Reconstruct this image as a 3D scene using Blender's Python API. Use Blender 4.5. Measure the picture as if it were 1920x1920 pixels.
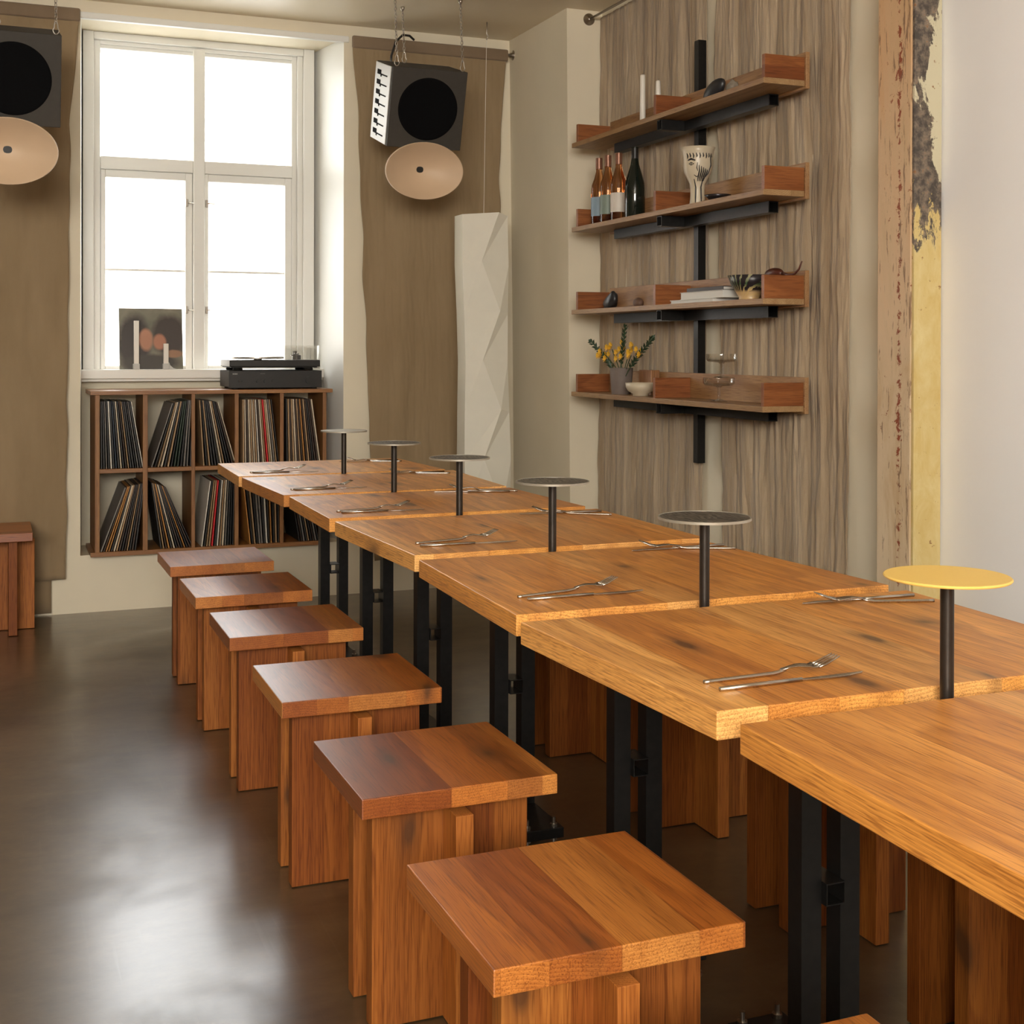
import bpy, bmesh, math, random
from mathutils import Vector, Matrix, noise
PI = math.pi
R = random.Random(7)
for o in list(bpy.data.objects):
    bpy.data.objects.remove(o, do_unlink=True)
SC = bpy.context.scene
COL = SC.collection

# ---------------------------------------------------------------- camera
cam_d = bpy.data.cameras.new('camera')
cam_d.sensor_fit = 'HORIZONTAL'
cam_d.sensor_width = 36.0
cam_d.lens = 36.0 * 2434.38 / 1920.0
cam_d.shift_y = -(960 - 662.654) / 1920.0
cam_d.clip_start = 0.05
cam_d.clip_end = 200
cam = bpy.data.objects.new('camera', cam_d)
COL.objects.link(cam)
cam.location = (0, 0, 1.22)
yaw, roll, pit = 0.38112, 0.00213, 0.00493
cam.matrix_world = (Matrix.Translation((0, 0, 1.22)) @ Matrix.Rotation(-yaw, 4, 'Z')
                    @ Matrix.Rotation(PI / 2 - pit, 4, 'X') @ Matrix.Rotation(roll, 4, 'Z'))
SC.camera = cam

# ---------------------------------------------------------------- colour management
SC.view_settings.view_transform = 'Standard'
SC.view_settings.look = 'None'
SC.view_settings.gamma = 1.0
SC.view_settings.exposure = -0.18
SC.view_settings.use_curve_mapping = False

# ---------------------------------------------------------------- world: bright overcast sky
W = bpy.data.worlds.new('sky')
SC.world = W
W.use_nodes = True
bg = W.node_tree.nodes['Background']
bg.inputs[0].default_value = (0.97, 0.985, 1.0, 1)
bg.inputs[1].default_value = 13.5


def area(name, loc, rot, sx, sy, power=0, color=(1, 1, 1), portal=False):
    d = bpy.data.lights.new(name, 'AREA')
    d.shape = 'RECTANGLE'
    d.size, d.size_y = sx, sy
    d.energy = power
    d.color = color
    d.cycles.is_portal = portal
    o = bpy.data.objects.new(name, d)
    COL.objects.link(o)
    o.location = loc
    o.rotation_euler = rot
    return o


# daylight through the visible window (portal only guides the sky's light)
area('window_portal', (0.97, 6.72, 1.92), (PI / 2 * -1, 0, 0), 1.08, 1.65, 1, portal=True)
# daylight through the big shop windows behind the camera
area('street_window_light', (-1.05, -2.32, 2.08), (PI / 2, 0, 0), 2.5, 1.10, 238, (1.0, 0.915, 0.785))

# ---------------------------------------------------------------- helpers


def link(name, me, mat=None, parent=None, loc=(0, 0, 0), rot=(0, 0, 0), smooth=False):
    o = bpy.data.objects.new(name, me)
    COL.objects.link(o)
    if mat is not None and len(me.materials) == 0:
        me.materials.append(mat)
    if parent is not None:
        o.parent = parent
    o.location = loc
    o.rotation_euler = rot
    if smooth:
        for p in me.polygons:
            p.use_smooth = True
    return o


def thing(name, label, cat, loc=(0, 0, 0), rot=(0, 0, 0), group=None):
    o = bpy.data.objects.new(name, None)
    o.empty_display_size = 0.05
    COL.objects.link(o)
    o.location = loc
    o.rotation_euler = rot
    o['label'] = label
    o['category'] = cat
    if group:
        o['group'] = group
    return o


def tag(o, label, cat, group=None):
    o['label'] = label
    o['category'] = cat
    if group:
        o['group'] = group
    return o


def struct(o):
    o['kind'] = 'structure'
    return o


def dup(root, loc, rot=None, label=None, group=None):
    r = root.copy()
    COL.objects.link(r)
    r.location = loc
    if rot is not None:
        r.rotation_euler = rot
    if label:
        r['label'] = label
    if group:
        r['group'] = group
    for ch in list(root.children):
        c = ch.copy()
        COL.objects.link(c)
        c.parent = r
        for g in list(ch.children):
            d = g.copy()
            COL.objects.link(d)
            d.parent = c
    return r


class MB:
    def __init__(s):
        s.bm = bmesh.new()

    def box(s, x0, x1, y0, y1, z0, z1, bev=0.0, M=None, seg=2):
        b = bmesh.new()
        v = [b.verts.new((x, y, z)) for x in (x0, x1) for y in (y0, y1) for z in (z0, z1)]
        for f in ((0, 1, 3, 2), (4, 6, 7, 5), (0, 4, 5, 1), (2, 3, 7, 6), (0, 2, 6, 4), (1, 5, 7, 3)):
            b.faces.new([v[i] for i in f])
        bmesh.ops.recalc_face_normals(b, faces=b.faces)
        if bev > 0:
            bmesh.ops.bevel(b, geom=list(b.edges), offset=bev, segments=seg, profile=0.5, affect='EDGES')
        s._add(b, M)
        return s

    def _add(s, b, M=None):
        if M is not None:
            bmesh.ops.transform(b, matrix=M, verts=b.verts)
        me = bpy.data.meshes.new('t')
        b.to_mesh(me)
        b.free()
        s.bm.from_mesh(me)
        bpy.data.meshes.remove(me)

    def prism(s, pts, z0, z1, bev=0.0, axis='Z', M=None):
        b = bmesh.new()
        bot = [b.verts.new((p[0], p[1], z0)) for p in pts]
        top = [b.verts.new((p[0], p[1], z1)) for p in pts]
        n = len(pts)
        b.faces.new(bot[::-1])
        b.faces.new(top)
        for i in range(n):
            b.faces.new((bot[i], bot[(i + 1) % n], top[(i + 1) % n], top[i]))
        bmesh.ops.recalc_face_normals(b, faces=b.faces)
        if bev > 0:
            bmesh.ops.bevel(b, geom=list(b.edges), offset=bev, segments=2, profile=0.5, affect='EDGES')
        s._add(b, M)
        return s

    def lathe(s, prof, n=32, c=(0, 0, 0), M=None, sy=1.0):
        b = bmesh.new()
        rings = []
        for (r, z) in prof:
            if r < 1e-6:
                rings.append([b.verts.new((c[0], c[1], c[2] + z))])
            else:
                rings.append([b.verts.new((c[0] + r * math.cos(2 * PI * i / n), c[1] + sy * r * math.sin(2 * PI * i / n), c[2] + z)) for i in range(n)])
        for a, d in zip(rings, rings[1:]):
            for i in range(n):
                j = (i + 1) % n
                if len(a) == 1 and len(d) == 1:
                    continue
                if len(a) == 1:
                    b.faces.new((a[0], d[i], d[j]))
                elif len(d) == 1:
                    b.faces.new((a[i], a[j], d[0]))
                else:
                    b.faces.new((a[i], a[j], d[j], d[i]))
        bmesh.ops.recalc_face_normals(b, faces=b.faces)
        s._add(b, M)
        return s

    def tube(s, pts, r, n=8, cap=True, closed=False):
        b = bmesh.new()
        pts = [Vector(p) for p in pts]
        m = len(pts)
        rad = r if hasattr(r, '__len__') else [r] * m
        rings = []
        prev = None
        for i, p in enumerate(pts):
            if closed:
                t = (pts[(i + 1) % m] - pts[i - 1])
            else:
                t = (pts[min(i + 1, m - 1)] - pts[max(i - 1, 0)])
            t.normalize()
            ref = prev if prev is not None else (Vector((0, 0, 1)) if abs(t.z) < 0.9 else Vector((1, 0, 0)))
            u = (ref - t * ref.dot(t))
            if u.length < 1e-5:
                u = Vector((1, 0, 0)).cross(t)
            u.normalize()
            w = t.cross(u)
            prev = u
            rings.append([b.verts.new(p + (u * math.cos(2 * PI * k / n) + w * math.sin(2 * PI * k / n)) * rad[i]) for k in range(n)])
        rr = list(zip(rings, rings[1:])) + ([(rings[-1], rings[0])] if closed else [])
        for a, d in rr:
            for k in range(n):
                b.faces.new((a[k], a[(k + 1) % n], d[(k + 1) % n], d[k]))
        if cap and not closed:
            b.faces.new(rings[0][::-1])
            b.faces.new(rings[-1])
        bmesh.ops.recalc_face_normals(b, faces=b.faces)
        s._add(b)
        return s

    def sqtube(s, p0, p1, w, t=0.003, up=(0, 0, 1)):
        """hollow square tube, open at both ends"""
        p0, p1 = Vector(p0), Vector(p1)
        d = (p1 - p0)
        L = d.length
        d.normalize()
        up = Vector(up)
        sx = up.cross(d).normalized()
        b = bmesh.new()
        rows = []
        for zz in (0, L):
            for h in (w / 2, w / 2 - t):
                rows.append([b.verts.new(p0 + d * zz + sx * a * h + up * c * h) for a, c in ((-1, -1), (1, -1), (1, 1), (-1, 1))])
        o0, i0, o1, i1 = rows
        for k in range(4):
            j = (k + 1) % 4
            b.faces.new((o0[k], o0[j], o1[j], o1[k]))
            b.faces.new((i0[k], i1[k], i1[j], i0[j]))
            b.faces.new((o0[k], i0[k], i0[j], o0[j]))
            b.faces.new((o1[k], o1[j], i1[j], i1[k]))
        bmesh.ops.recalc_face_normals(b, faces=b.faces)
        s._add(b)
        return s

    def build(s, name, mat=None, parent=None, loc=(0, 0, 0), rot=(0, 0, 0), smooth=False, auto=None):
        me = bpy.data.meshes.new(name)
        s.bm.to_mesh(me)
        s.bm.free()
        o = link(name, me, mat, parent, loc, rot, smooth)
        if auto:
            try:
                me.set_sharp_from_angle(angle=math.radians(auto))
            except Exception:
                pass
        return o


# ---------------------------------------------------------------- materials


class NT:
    def __init__(s, name):
        s.m = bpy.data.materials.new(name)
        s.m.use_nodes = True
        s.t = s.m.node_tree
        s.b = s.t.nodes['Principled BSDF']

    def n(s, typ, **kw):
        nd = s.t.nodes.new(typ)
        for k, v in kw.items():
            if k.startswith('i_'):
                key = k[2:]
                key = int(key) if key.isdigit() else key.replace('_', ' ')
                nd.inputs[key].default_value = v
            else:
                setattr(nd, k, v)
        return nd

    def l(s, a, b):
        s.t.links.new(a, b)

    def math(s, op, a, b=None, c=None, clamp=False):
        nd = s.t.nodes.new('ShaderNodeMath')
        nd.operation = op
        nd.use_clamp = clamp
        for i, v in enumerate((a, b, c)):
            if v is None:
                continue
            if isinstance(v, (int, float)):
                nd.inputs[i].default_value = v
            else:
                s.l(v, nd.inputs[i])
        return nd.outputs[0]

    def mix(s, fac, a, b, blend='MIX'):
        nd = s.t.nodes.new('ShaderNodeMix')
        nd.data_type = 'RGBA'
        nd.blend_type = blend
        for i, v in ((0, fac), (6, a), (7, b)):
            if isinstance(v, (int, float)):
                nd.inputs[i].default_value = v
            elif isinstance(v, tuple):
                nd.inputs[i].default_value = (v[0], v[1], v[2], 1)
            else:
                s.l(v, nd.inputs[i])
        return nd.outputs[2]

    def ramp(s, fac, stops, interp='LINEAR'):
        nd = s.t.nodes.new('ShaderNodeValToRGB')
        cr = nd.color_ramp
        cr.interpolation = interp
        while len(cr.elements) < len(stops):
            cr.elements.new(0.5)
        for e, (p, c) in zip(cr.elements, stops):
            e.position = p
            e.color = (c, c, c, 1) if isinstance(c, (int, float)) else (c[0], c[1], c[2], 1)
        s.l(fac, nd.inputs[0])
        return nd.outputs[0]

    def noise(s, vec, scale=5, detail=4, rough=0.5, dist=0.0, typ='noise'):
        nd = s.t.nodes.new('ShaderNodeTexNoise')
        nd.inputs['Scale'].default_value = scale
        nd.inputs['Detail'].default_value = detail
        nd.inputs['Roughness'].default_value = rough
        nd.inputs['Distortion'].default_value = dist
        if vec is not None:
            s.l(vec, nd.inputs['Vector'])
        return nd.outputs[0]

    def mapping(s, vec, scale=(1, 1, 1), loc=(0, 0, 0), rot=(0, 0, 0)):
        nd = s.t.nodes.new('ShaderNodeMapping')
        nd.inputs['Scale'].default_value = scale
        nd.inputs['Location'].default_value = loc
        nd.inputs['Rotation'].default_value = rot
        s.l(vec, nd.inputs['Vector'])
        return nd.outputs[0]

    def coord(s, which='Object'):
        return s.t.nodes.new('ShaderNodeTexCoord').outputs[which]

    def bump(s, h, strength=0.3, dist=0.01):
        nd = s.t.nodes.new('ShaderNodeBump')
        nd.inputs['Strength'].default_value = strength
        nd.inputs['Distance'].default_value = dist
        s.l(h, nd.inputs['Height'])
        s.l(nd.outputs[0], s.b.inputs['Normal'])

    def setc(s, c):
        if isinstance(c, tuple):
            s.b.inputs['Base Color'].default_value = (c[0], c[1], c[2], 1)
        else:
            s.l(c, s.b.inputs['Base Color'])

    def p(s, **kw):
        for k, v in kw.items():
            k = k.replace('_', ' ')
            if hasattr(v, 'is_linked') or hasattr(v, 'links'):
                s.l(v, s.b.inputs[k])
            else:
                s.b.inputs[k].default_value = v
        return s


def simple(name, col, rough=0.5, metal=0.0, var=0.08, scale=30, **kw):
    m = NT(name)
    nz = m.noise(m.coord(), scale, 3)
    c1 = tuple(min(1, x * (1 + var)) for x in col)
    c0 = tuple(x * (1 - var) for x in col)
    m.setc(m.mix(nz, c0, c1))
    m.p(Roughness=rough, Metallic=metal, **kw)
    return m.m


def wood(name, tones, across='X', along='Y', plank=0.1, rough=0.38, coat=0.15, coatior=1.5, crough=0.3, ring=9.0, knot=0.0, spec=0.5):
    """solid timber: glued staves, each with its own heart, rings and tone"""
    m = NT(name)
    sep = m.t.nodes.new('ShaderNodeSeparateXYZ')
    m.l(m.coord(), sep.inputs[0])
    ax = {'X': 0, 'Y': 1, 'Z': 2}
    third = [a for a in 'XYZ' if a not in (across, along)][0]
    u, L, v = sep.outputs[ax[across]], sep.outputs[ax[along]], sep.outputs[ax[third]]
    oi = m.t.nodes.new('ShaderNodeObjectInfo').outputs['Random']
    seed = m.math('MULTIPLY', oi, 37.0)
    # uneven stave widths
    wob = m.math('SINE', m.math('MULTIPLY_ADD', u, 21.0, seed))
    uu = m.math('ADD', m.math('MULTIPLY_ADD', u, 1.0 / plank, seed), m.math('MULTIPLY', wob, 0.22))
    idx = m.math('FLOOR', uu)
    fr = m.math('FRACT', uu)

    def rnd(k):
        w = m.t.nodes.new('ShaderNodeTexWhiteNoise')
        w.noise_dimensions = '1D'
        m.l(m.math('MULTIPLY_ADD', idx, 1.37 + k * 0.731, m.math('ADD', seed, 11.3 * k)), w.inputs['W'])
        return w.outputs[0]
    r1, r2, r3, r4 = rnd(1), rnd(2), rnd(3), rnd(4)
    # stretched noise that bends the rings along the board
    cmb = m.t.nodes.new('ShaderNodeCombineXYZ')
    m.l(m.math('MULTIPLY_ADD', u, 5.0, m.math('MULTIPLY', r1, 40)), cmb.inputs[0])
    m.l(m.math('MULTIPLY_ADD', L, 0.9, m.math('MULTIPLY', r2, 40)), cmb.inputs[1])
    m.l(m.math('MULTIPLY', v, 7.0), cmb.inputs[2])
    bend = m.noise(cmb.outputs[0], 1.0, 2, 0.4)
    bend2 = m.math('SUBTRACT', bend, 0.5)
    du = m.math('ADD', m.math('MULTIPLY', m.math('SUBTRACT', fr, r1), plank), m.math('MULTIPLY', bend2, 0.055))
    dv = m.math('ADD', m.math('ADD', v, m.math('MULTIPLY_ADD', r2, 0.16, -0.03)), m.math('MULTIPLY', bend2, 0.045))
    rad = m.math('SQRT', m.math('ADD', m.math('MULTIPLY', du, du), m.math('MULTIPLY', dv, dv)))
    rings = m.math('FRACT', m.math('MULTIPLY', rad, ring * 26.0))
    rg = m.ramp(rings, [(0.0, 0.35), (0.55, 0.75), (0.88, 1.0), (1.0, 0.35)])
    # pores: very fine streaks
    cmb2 = m.t.nodes.new('ShaderNodeCombineXYZ')
    m.l(m.math('MULTIPLY', u, 520.0), cmb2.inputs[0])
    m.l(m.math('MULTIPLY_ADD', L, 14.0, seed), cmb2.inputs[1])
    m.l(m.math('MULTIPLY', v, 520.0), cmb2.inputs[2])
    pores = m.noise(cmb2.outputs[0], 1.0, 2, 0.5)
    cmb3 = m.t.nodes.new('ShaderNodeCombineXYZ')
    m.l(m.math('MULTIPLY_ADD', u, 28.0, m.math('MULTIPLY', r3, 9)), cmb3.inputs[0])
    m.l(m.math('MULTIPLY_ADD', L, 1.8, seed), cmb3.inputs[1])
    m.l(m.math('MULTIPLY', v, 28.0), cmb3.inputs[2])
    broad = m.noise(cmb3.outputs[0], 1.0, 4, 0.6)
    tone = m.ramp(r4, [(i / max(1, len(tones) - 1), t) for i, t in enumerate(tones)] if len(tones) > 1 else [(0.0, tones[0]), (1.0, tones[0])])
    c = m.mix(m.ramp(broad, [(0.2, 0.0), (0.8, 1.0)]), m.mix(1.0, tone, (0.74, 0.63, 0.55), 'MULTIPLY'), m.mix(1.0, tone, (1.16, 1.18, 1.20), 'MULTIPLY'))
    c = m.mix(m.math('MULTIPLY', m.math('SUBTRACT', 1.0, rg), 0.8), c, m.mix(1.0, c, (0.52, 0.40, 0.30), 'MULTIPLY'))
    c = m.mix(m.math('MULTIPLY', m.ramp(pores, [(0.34, 1.0), (0.50, 0.0)]), 0.75), c, m.mix(1.0, c, (0.48, 0.38, 0.32), 'MULTIPLY'))
    # end grain takes less oil and stays paler
    ns = m.t.nodes.new('ShaderNodeSeparateXYZ')
    m.l(m.coord('Normal'), ns.inputs[0])
    eg = m.math('GREATER_THAN', m.math('ABSOLUTE', ns.outputs[ax[along]]), 0.6)
    c = m.mix(eg, c, m.mix(1.0, c, (1.12, 1.22, 1.45), 'MULTIPLY'))
    if knot > 0:
        vo = m.t.nodes.new('ShaderNodeTexVoronoi')
        vo.voronoi_dimensions = '2D'
        cmb4 = m.t.nodes.new('ShaderNodeCombineXYZ')
        m.l(m.math('MULTIPLY_ADD', u, 6.0, m.math('ADD', seed, m.math('MULTIPLY', bend2, 1.2))), cmb4.inputs[0])
        m.l(m.math('ADD', m.math('MULTIPLY_ADD', L, 2.6, seed), m.math('MULTIPLY', v, 1.5)), cmb4.inputs[1])
        vo.inputs['Scale'].default_value = 1.0
        m.l(cmb4.outputs[0], vo.inputs['Vector'])
        kn = m.ramp(m.math('ADD', vo.outputs['Distance'], m.math('MULTIPLY', bend2, 0.30)), [(0.02, 1.0), (0.07, 0.45), (0.20, 0.0)])
        w = m.t.nodes.new('ShaderNodeSeparateColor')
        m.l(vo.outputs['Color'], w.inputs[0])
        on = m.math('GREATER_THAN', w.outputs[0], 1.0 - knot)
        c = m.mix(m.math('MULTIPLY', m.math('MULTIPLY', kn, on), 0.85), c, (0.07, 0.028, 0.010))
    # dark glue line between staves
    ed = m.math('MINIMUM', fr, m.math('SUBTRACT', 1.0, fr))
    c = m.mix(m.ramp(ed, [(0.0, 0.35), (0.012, 0.0)]), c, m.mix(1.0, c, (0.35, 0.25, 0.2), 'MULTIPLY'))
    m.setc(c)
    m.p(Roughness=rough)
    m.l(m.math('MULTIPLY_ADD', pores, 0.12, rough - 0.06), m.b.inputs['Roughness'])
    m.p(Coat_Weight=coat, Coat_Roughness=crough, Coat_IOR=coatior)
    m.b.inputs['Specular IOR Level'].default_value = spec
    m.bump(m.math('ADD', m.math('MULTIPLY', pores, 0.6), m.math('MULTIPLY', rg, 0.3)), 0.12, 0.0006)
    return m.m


OAK = [(0.72, 0.31, 0.058), (0.82, 0.40, 0.092), (0.58, 0.22, 0.036), (0.90, 0.50, 0.15), (0.74, 0.32, 0.062)]
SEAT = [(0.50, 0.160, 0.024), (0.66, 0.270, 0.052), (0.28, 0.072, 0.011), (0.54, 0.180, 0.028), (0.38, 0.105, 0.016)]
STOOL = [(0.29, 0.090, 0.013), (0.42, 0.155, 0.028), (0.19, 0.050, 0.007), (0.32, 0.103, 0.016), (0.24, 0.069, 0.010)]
RED = [(0.30, 0.105, 0.030), (0.36, 0.135, 0.042), (0.25, 0.08, 0.024)]
M_table = wood('oiled oak table', OAK, 'X', 'Y', 0.13, 0.50, 0.45, 1.5, 0.34, ring=7.0, knot=0.35, spec=0.25)
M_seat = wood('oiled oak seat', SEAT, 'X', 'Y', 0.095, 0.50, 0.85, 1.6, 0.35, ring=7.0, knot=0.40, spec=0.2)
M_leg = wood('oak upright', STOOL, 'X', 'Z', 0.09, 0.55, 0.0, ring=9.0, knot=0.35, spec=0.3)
M_key = wood('oak upright narrow', [(0.40, 0.135, 0.024), (0.48, 0.175, 0.034)], 'Y', 'Z', 0.09, 0.55, 0.0, ring=9.0, spec=0.3)
M_shelf = wood('oak shelf board', [(0.37, 0.225, 0.092), (0.43, 0.27, 0.118)], 'X', 'Y', 0.09, 0.5, 0.05, ring=7.0)
M_back = wood('oak shelf back', [(0.43, 0.25, 0.105), (0.37, 0.20, 0.078)], 'Z', 'Y', 0.09, 0.5, 0.05, ring=7.0)
M_div = wood('walnut toned divider', RED, 'Z', 'X', 0.12, 0.45, 0.05, ring=7.0)
M_case = wood('oak case', [(0.30, 0.140, 0.042), (0.36, 0.175, 0.055)], 'X', 'Z', 0.3, 0.5, 0.05, ring=7.0)
M_caseh = wood('oak case board', [(0.34, 0.160, 0.048), (0.40, 0.195, 0.062)], 'Y', 'X', 0.3, 0.42, 0.15, ring=7.0)
M_block = wood('small wood block', [(0.35, 0.18, 0.08)], 'X', 'Z', 0.3, 0.5, 0.05, ring=7.0)

M_steel = simple('blackened steel', (0.022, 0.021, 0.020), 0.42, 0.6, 0.35, 60)
M_rod = simple('dark bronze steel', (0.045, 0.038, 0.032), 0.36, 0.7, 0.25, 50)
M_cut = simple('stainless steel', (0.50, 0.46, 0.41), 0.27, 1.0, 0.05, 80)
M_chrome = simple('chain steel', (0.42, 0.38, 0.33), 0.3, 1.0, 0.1, 80)
M_yellow = simple('yellow lacquer', (0.88, 0.60, 0.15), 0.5, 0.0, 0.04, 300)


def mk_wall(name, c, bump=0.25, var=0.05):
    m = NT(name)
    co = m.coord()
    n1 = m.noise(co, 1.3, 4, 0.6)
    n2 = m.noise(co, 22, 5, 0.6)
    m.setc(m.mix(m.ramp(n1, [(0.3, 0.0), (0.7, 1.0)]), tuple(x * (1 - var) for x in c), tuple(min(1, x * (1 + var)) for x in c)))
    m.p(Roughness=0.75)
    m.bump(n2, bump, 0.003)
    return m.m


M_wall = mk_wall('painted plaster', (0.78, 0.70, 0.535))
M_dim = mk_wall('bounce limiting brown grey plaster', (0.30, 0.25, 0.20))  # colour of the unseen walls, made dark to limit bounced light
M_ceil = mk_wall('ceiling gloss paint', (0.76, 0.665, 0.50), 0.1)
M_ceil.node_tree.nodes['Principled BSDF'].inputs['Roughness'].default_value = 0.4
M_frame = mk_wall('white window paint', (0.80, 0.79, 0.74), 0.05, 0.02)
M_frame.node_tree.nodes['Principled BSDF'].inputs['Roughness'].default_value = 0.4


def mk_floor():
    m = NT('sealed concrete')
    co = m.coord()
    a = m.noise(co, 0.9, 6, 0.6, 0.4)
    b = m.noise(m.mapping(co, (1.4, 3.2, 1), rot=(0, 0, 0.5)), 2.2, 8, 0.65, 0.3)
    c = m.noise(co, 26, 6, 0.7)
    base = m.mix(m.ramp(a, [(0.32, 0.0), (0.68, 1.0)]), (0.034, 0.020, 0.009), (0.105, 0.068, 0.032))
    base = m.mix(m.ramp(b, [(0.35, 0.0), (0.7, 0.55)]), base, (0.150, 0.103, 0.052))
    base = m.mix(m.ramp(c, [(0.3, 0.35), (0.6, 0.0)]), base, (0.04, 0.03, 0.022))
    # fine scratches
    w = m.noise(m.mapping(co, (60, 1.6, 1), rot=(0, 0, 1.1)), 1.0, 3, 0.5, 0.6)
    sc = m.ramp(w, [(0.62, 0.0), (0.80, 0.25)])
    base = m.mix(sc, base, (0.16, 0.12, 0.08))
    m.setc(base)
    m.b.inputs['Roughness'].default_value = 0.36
    m.b.inputs['IOR'].default_value = 1.5
    m.b.inputs['Specular IOR Level'].default_value = 0.3
    cw = m.ramp(m.noise(m.mapping(co, loc=(3.1, 1.7, 0)), 1.3, 6, 0.6, 0.5), [(0.34, 0.35), (0.50, 1.0)])
    m.l(cw, m.b.inputs['Coat Weight'])
    m.b.inputs['Coat IOR'].default_value = 1.5
    m.b.inputs['Coat Roughness'].default_value = 0.25
    m.bump(m.math('ADD', m.noise(co, 5, 3), m.math('MULTIPLY', c, 0.25)), 0.25, 0.004)
    return m.m


M_floor = mk_floor()


def mk_linen(name, c0, c1, crinkle=0.0, scale=1.0, trans=0.15):
    m = NT(name)
    co = m.coord()
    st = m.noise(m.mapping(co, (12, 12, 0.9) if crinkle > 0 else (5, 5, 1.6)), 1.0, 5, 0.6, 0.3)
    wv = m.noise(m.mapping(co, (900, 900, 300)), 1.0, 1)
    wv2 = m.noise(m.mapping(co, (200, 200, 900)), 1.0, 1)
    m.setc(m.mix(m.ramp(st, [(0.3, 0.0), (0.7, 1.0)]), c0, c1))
    m.p(Roughness=0.9)
    m.b.inputs['Sheen Weight'].default_value = 0.2
    ht = m.math('ADD', m.math('MULTIPLY', m.math('ADD', wv, wv2), 0.05), m.math('MULTIPLY', st, 0.3))
    if crinkle > 0:
        cr = m.noise(m.mapping(co, (60, 60, 5.0)), 1.0, 4, 0.55, 0.7)
        cr2 = m.noise(m.mapping(co, (13, 13, 1.0)), 1.0, 3, 0.5, 0.5)
        ht = m.math('ADD', ht, m.math('ADD', m.math('MULTIPLY', cr, crinkle * .7), m.math('MULTIPLY', cr2, crinkle * 4.5)))
        m.bump(ht, 0.75, 0.014)
    else:
        cr = m.noise(m.mapping(co, (9, 9, 5)), 1.0, 6, 0.6, 0.8)
        m.bump(m.math('ADD', ht, m.math('MULTIPLY', cr, 0.8)), 0.5, 0.008)
    return m.m


M_linen = mk_linen('brown linen', (0.265, 0.185, 0.100), (0.320, 0.230, 0.132))
M_crink = mk_linen('crinkled grey linen', (0.28, 0.198, 0.118), (0.54, 0.425, 0.290), crinkle=0.7)  # streak colours stand in for light catching the crinkle relief
M_paper = simple('washi paper', (0.80, 0.77, 0.66), 0.85, 0, 0.04, 14)
M_baffle = simple('dark grey speaker board', (0.040, 0.034, 0.026), 0.7, 0, 0.15, 40)
M_cone = simple('black speaker cloth', (0.004, 0.004, 0.0045), 0.9, 0, 0.4, 200)
M_cone.node_tree.nodes['Principled BSDF'].inputs['Specular IOR Level'].default_value = 0.08
M_whitep = simple('white panel', (0.50, 0.50, 0.47), 0.4, 0, 0.03, 20)
M_black = simple('black plastic', (0.012, 0.011, 0.010), 0.4, 0, 0.2, 60)
M_horn = simple('pale maple horn', (0.64, 0.47, 0.31), 0.5, 0, 0.06, 12)
M_cream = simple('cream ceramic', (0.60, 0.52, 0.38), 0.35, 0, 0.05, 20)
M_candle = simple('white wax', (0.78, 0.74, 0.66), 0.45, 0, 0.02, 20)
M_grey_clay = simple('grey brown stoneware', (0.17, 0.135, 0.115), 0.65, 0, 0.12, 40)
M_bookw = simple('white book paper', (0.70, 0.69, 0.64), 0.6, 0, 0.03, 40)
M_bookd = simple('dark book cover', (0.025, 0.018, 0.016), 0.5, 0, 0.1, 40)
M_stone = simple('black stone', (0.020, 0.020, 0.022), 0.38, 0, 0.4, 40)
M_stone2 = simple('brown stone', (0.13, 0.07, 0.045), 0.6, 0, 0.3, 40)
M_rock = simple('grey rock', (0.26, 0.22, 0.17), 0.7, 0, 0.3, 60)
M_leaf = simple('dark green leaves', (0.030, 0.060, 0.026), 0.5, 0, 0.3, 60)
M_leaf2 = simple('stem green', (0.05, 0.075, 0.03), 0.5, 0, 0.3, 60)
M_petal = simple('yellow petals', (0.80, 0.46, 0.03), 0.6, 0, 0.15, 60)
M_ink = simple('black glaze', (0.012, 0.010, 0.012), 0.4, 0, 0.1, 60)
M_dish = simple('dark metal dish', (0.05, 0.045, 0.05), 0.25, 0.7, 0.1, 60)
M_cork = simple('copper foil', (0.28, 0.13, 0.08), 0.35, 0.4, 0.1, 60)


def glass(name, col, rough=0.0, thin=True, tint=1.0):
    m = NT(name)
    m.setc(col)
    m.p(Roughness=rough)
    m.b.inputs['Transmission Weight'].default_value = 1.0
    m.b.inputs['IOR'].default_value = 1.45
    return m.m


def pane_mat(name, alpha_col=(1, 1, 1), pw=3.0, k=0.55):
    m = NT(name)
    out = [n for n in m.t.nodes if n.type == 'OUTPUT_MATERIAL'][0]
    tr = m.n('ShaderNodeBsdfTransparent')
    tr.inputs[0].default_value = (*alpha_col, 1)
    gl = m.n('ShaderNodeBsdfGlossy')
    gl.inputs['Roughness'].default_value = 0.02
    fr = m.n('ShaderNodeLayerWeight')
    fr.inputs[0].default_value = 0.5
    mx = m.n('ShaderNodeMixShader')
    m.l(m.math('MULTIPLY_ADD', m.math('POWER', fr.outputs['Facing'], pw), k, 0.03), mx.inputs[0])
    m.l(tr.outputs[0], mx.inputs[1])
    m.l(gl.outputs[0], mx.inputs[2])
    m.l(mx.outputs[0], out.inputs[0])
    return m.m


M_pane = pane_mat('window glass', (0.97, 0.98, 0.98))
M_acryl = pane_mat('clear acrylic', (0.97, 0.97, 0.96))
M_glass = pane_mat('clear glass', (0.97, 0.97, 0.96), 1.6, 0.8)


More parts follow.
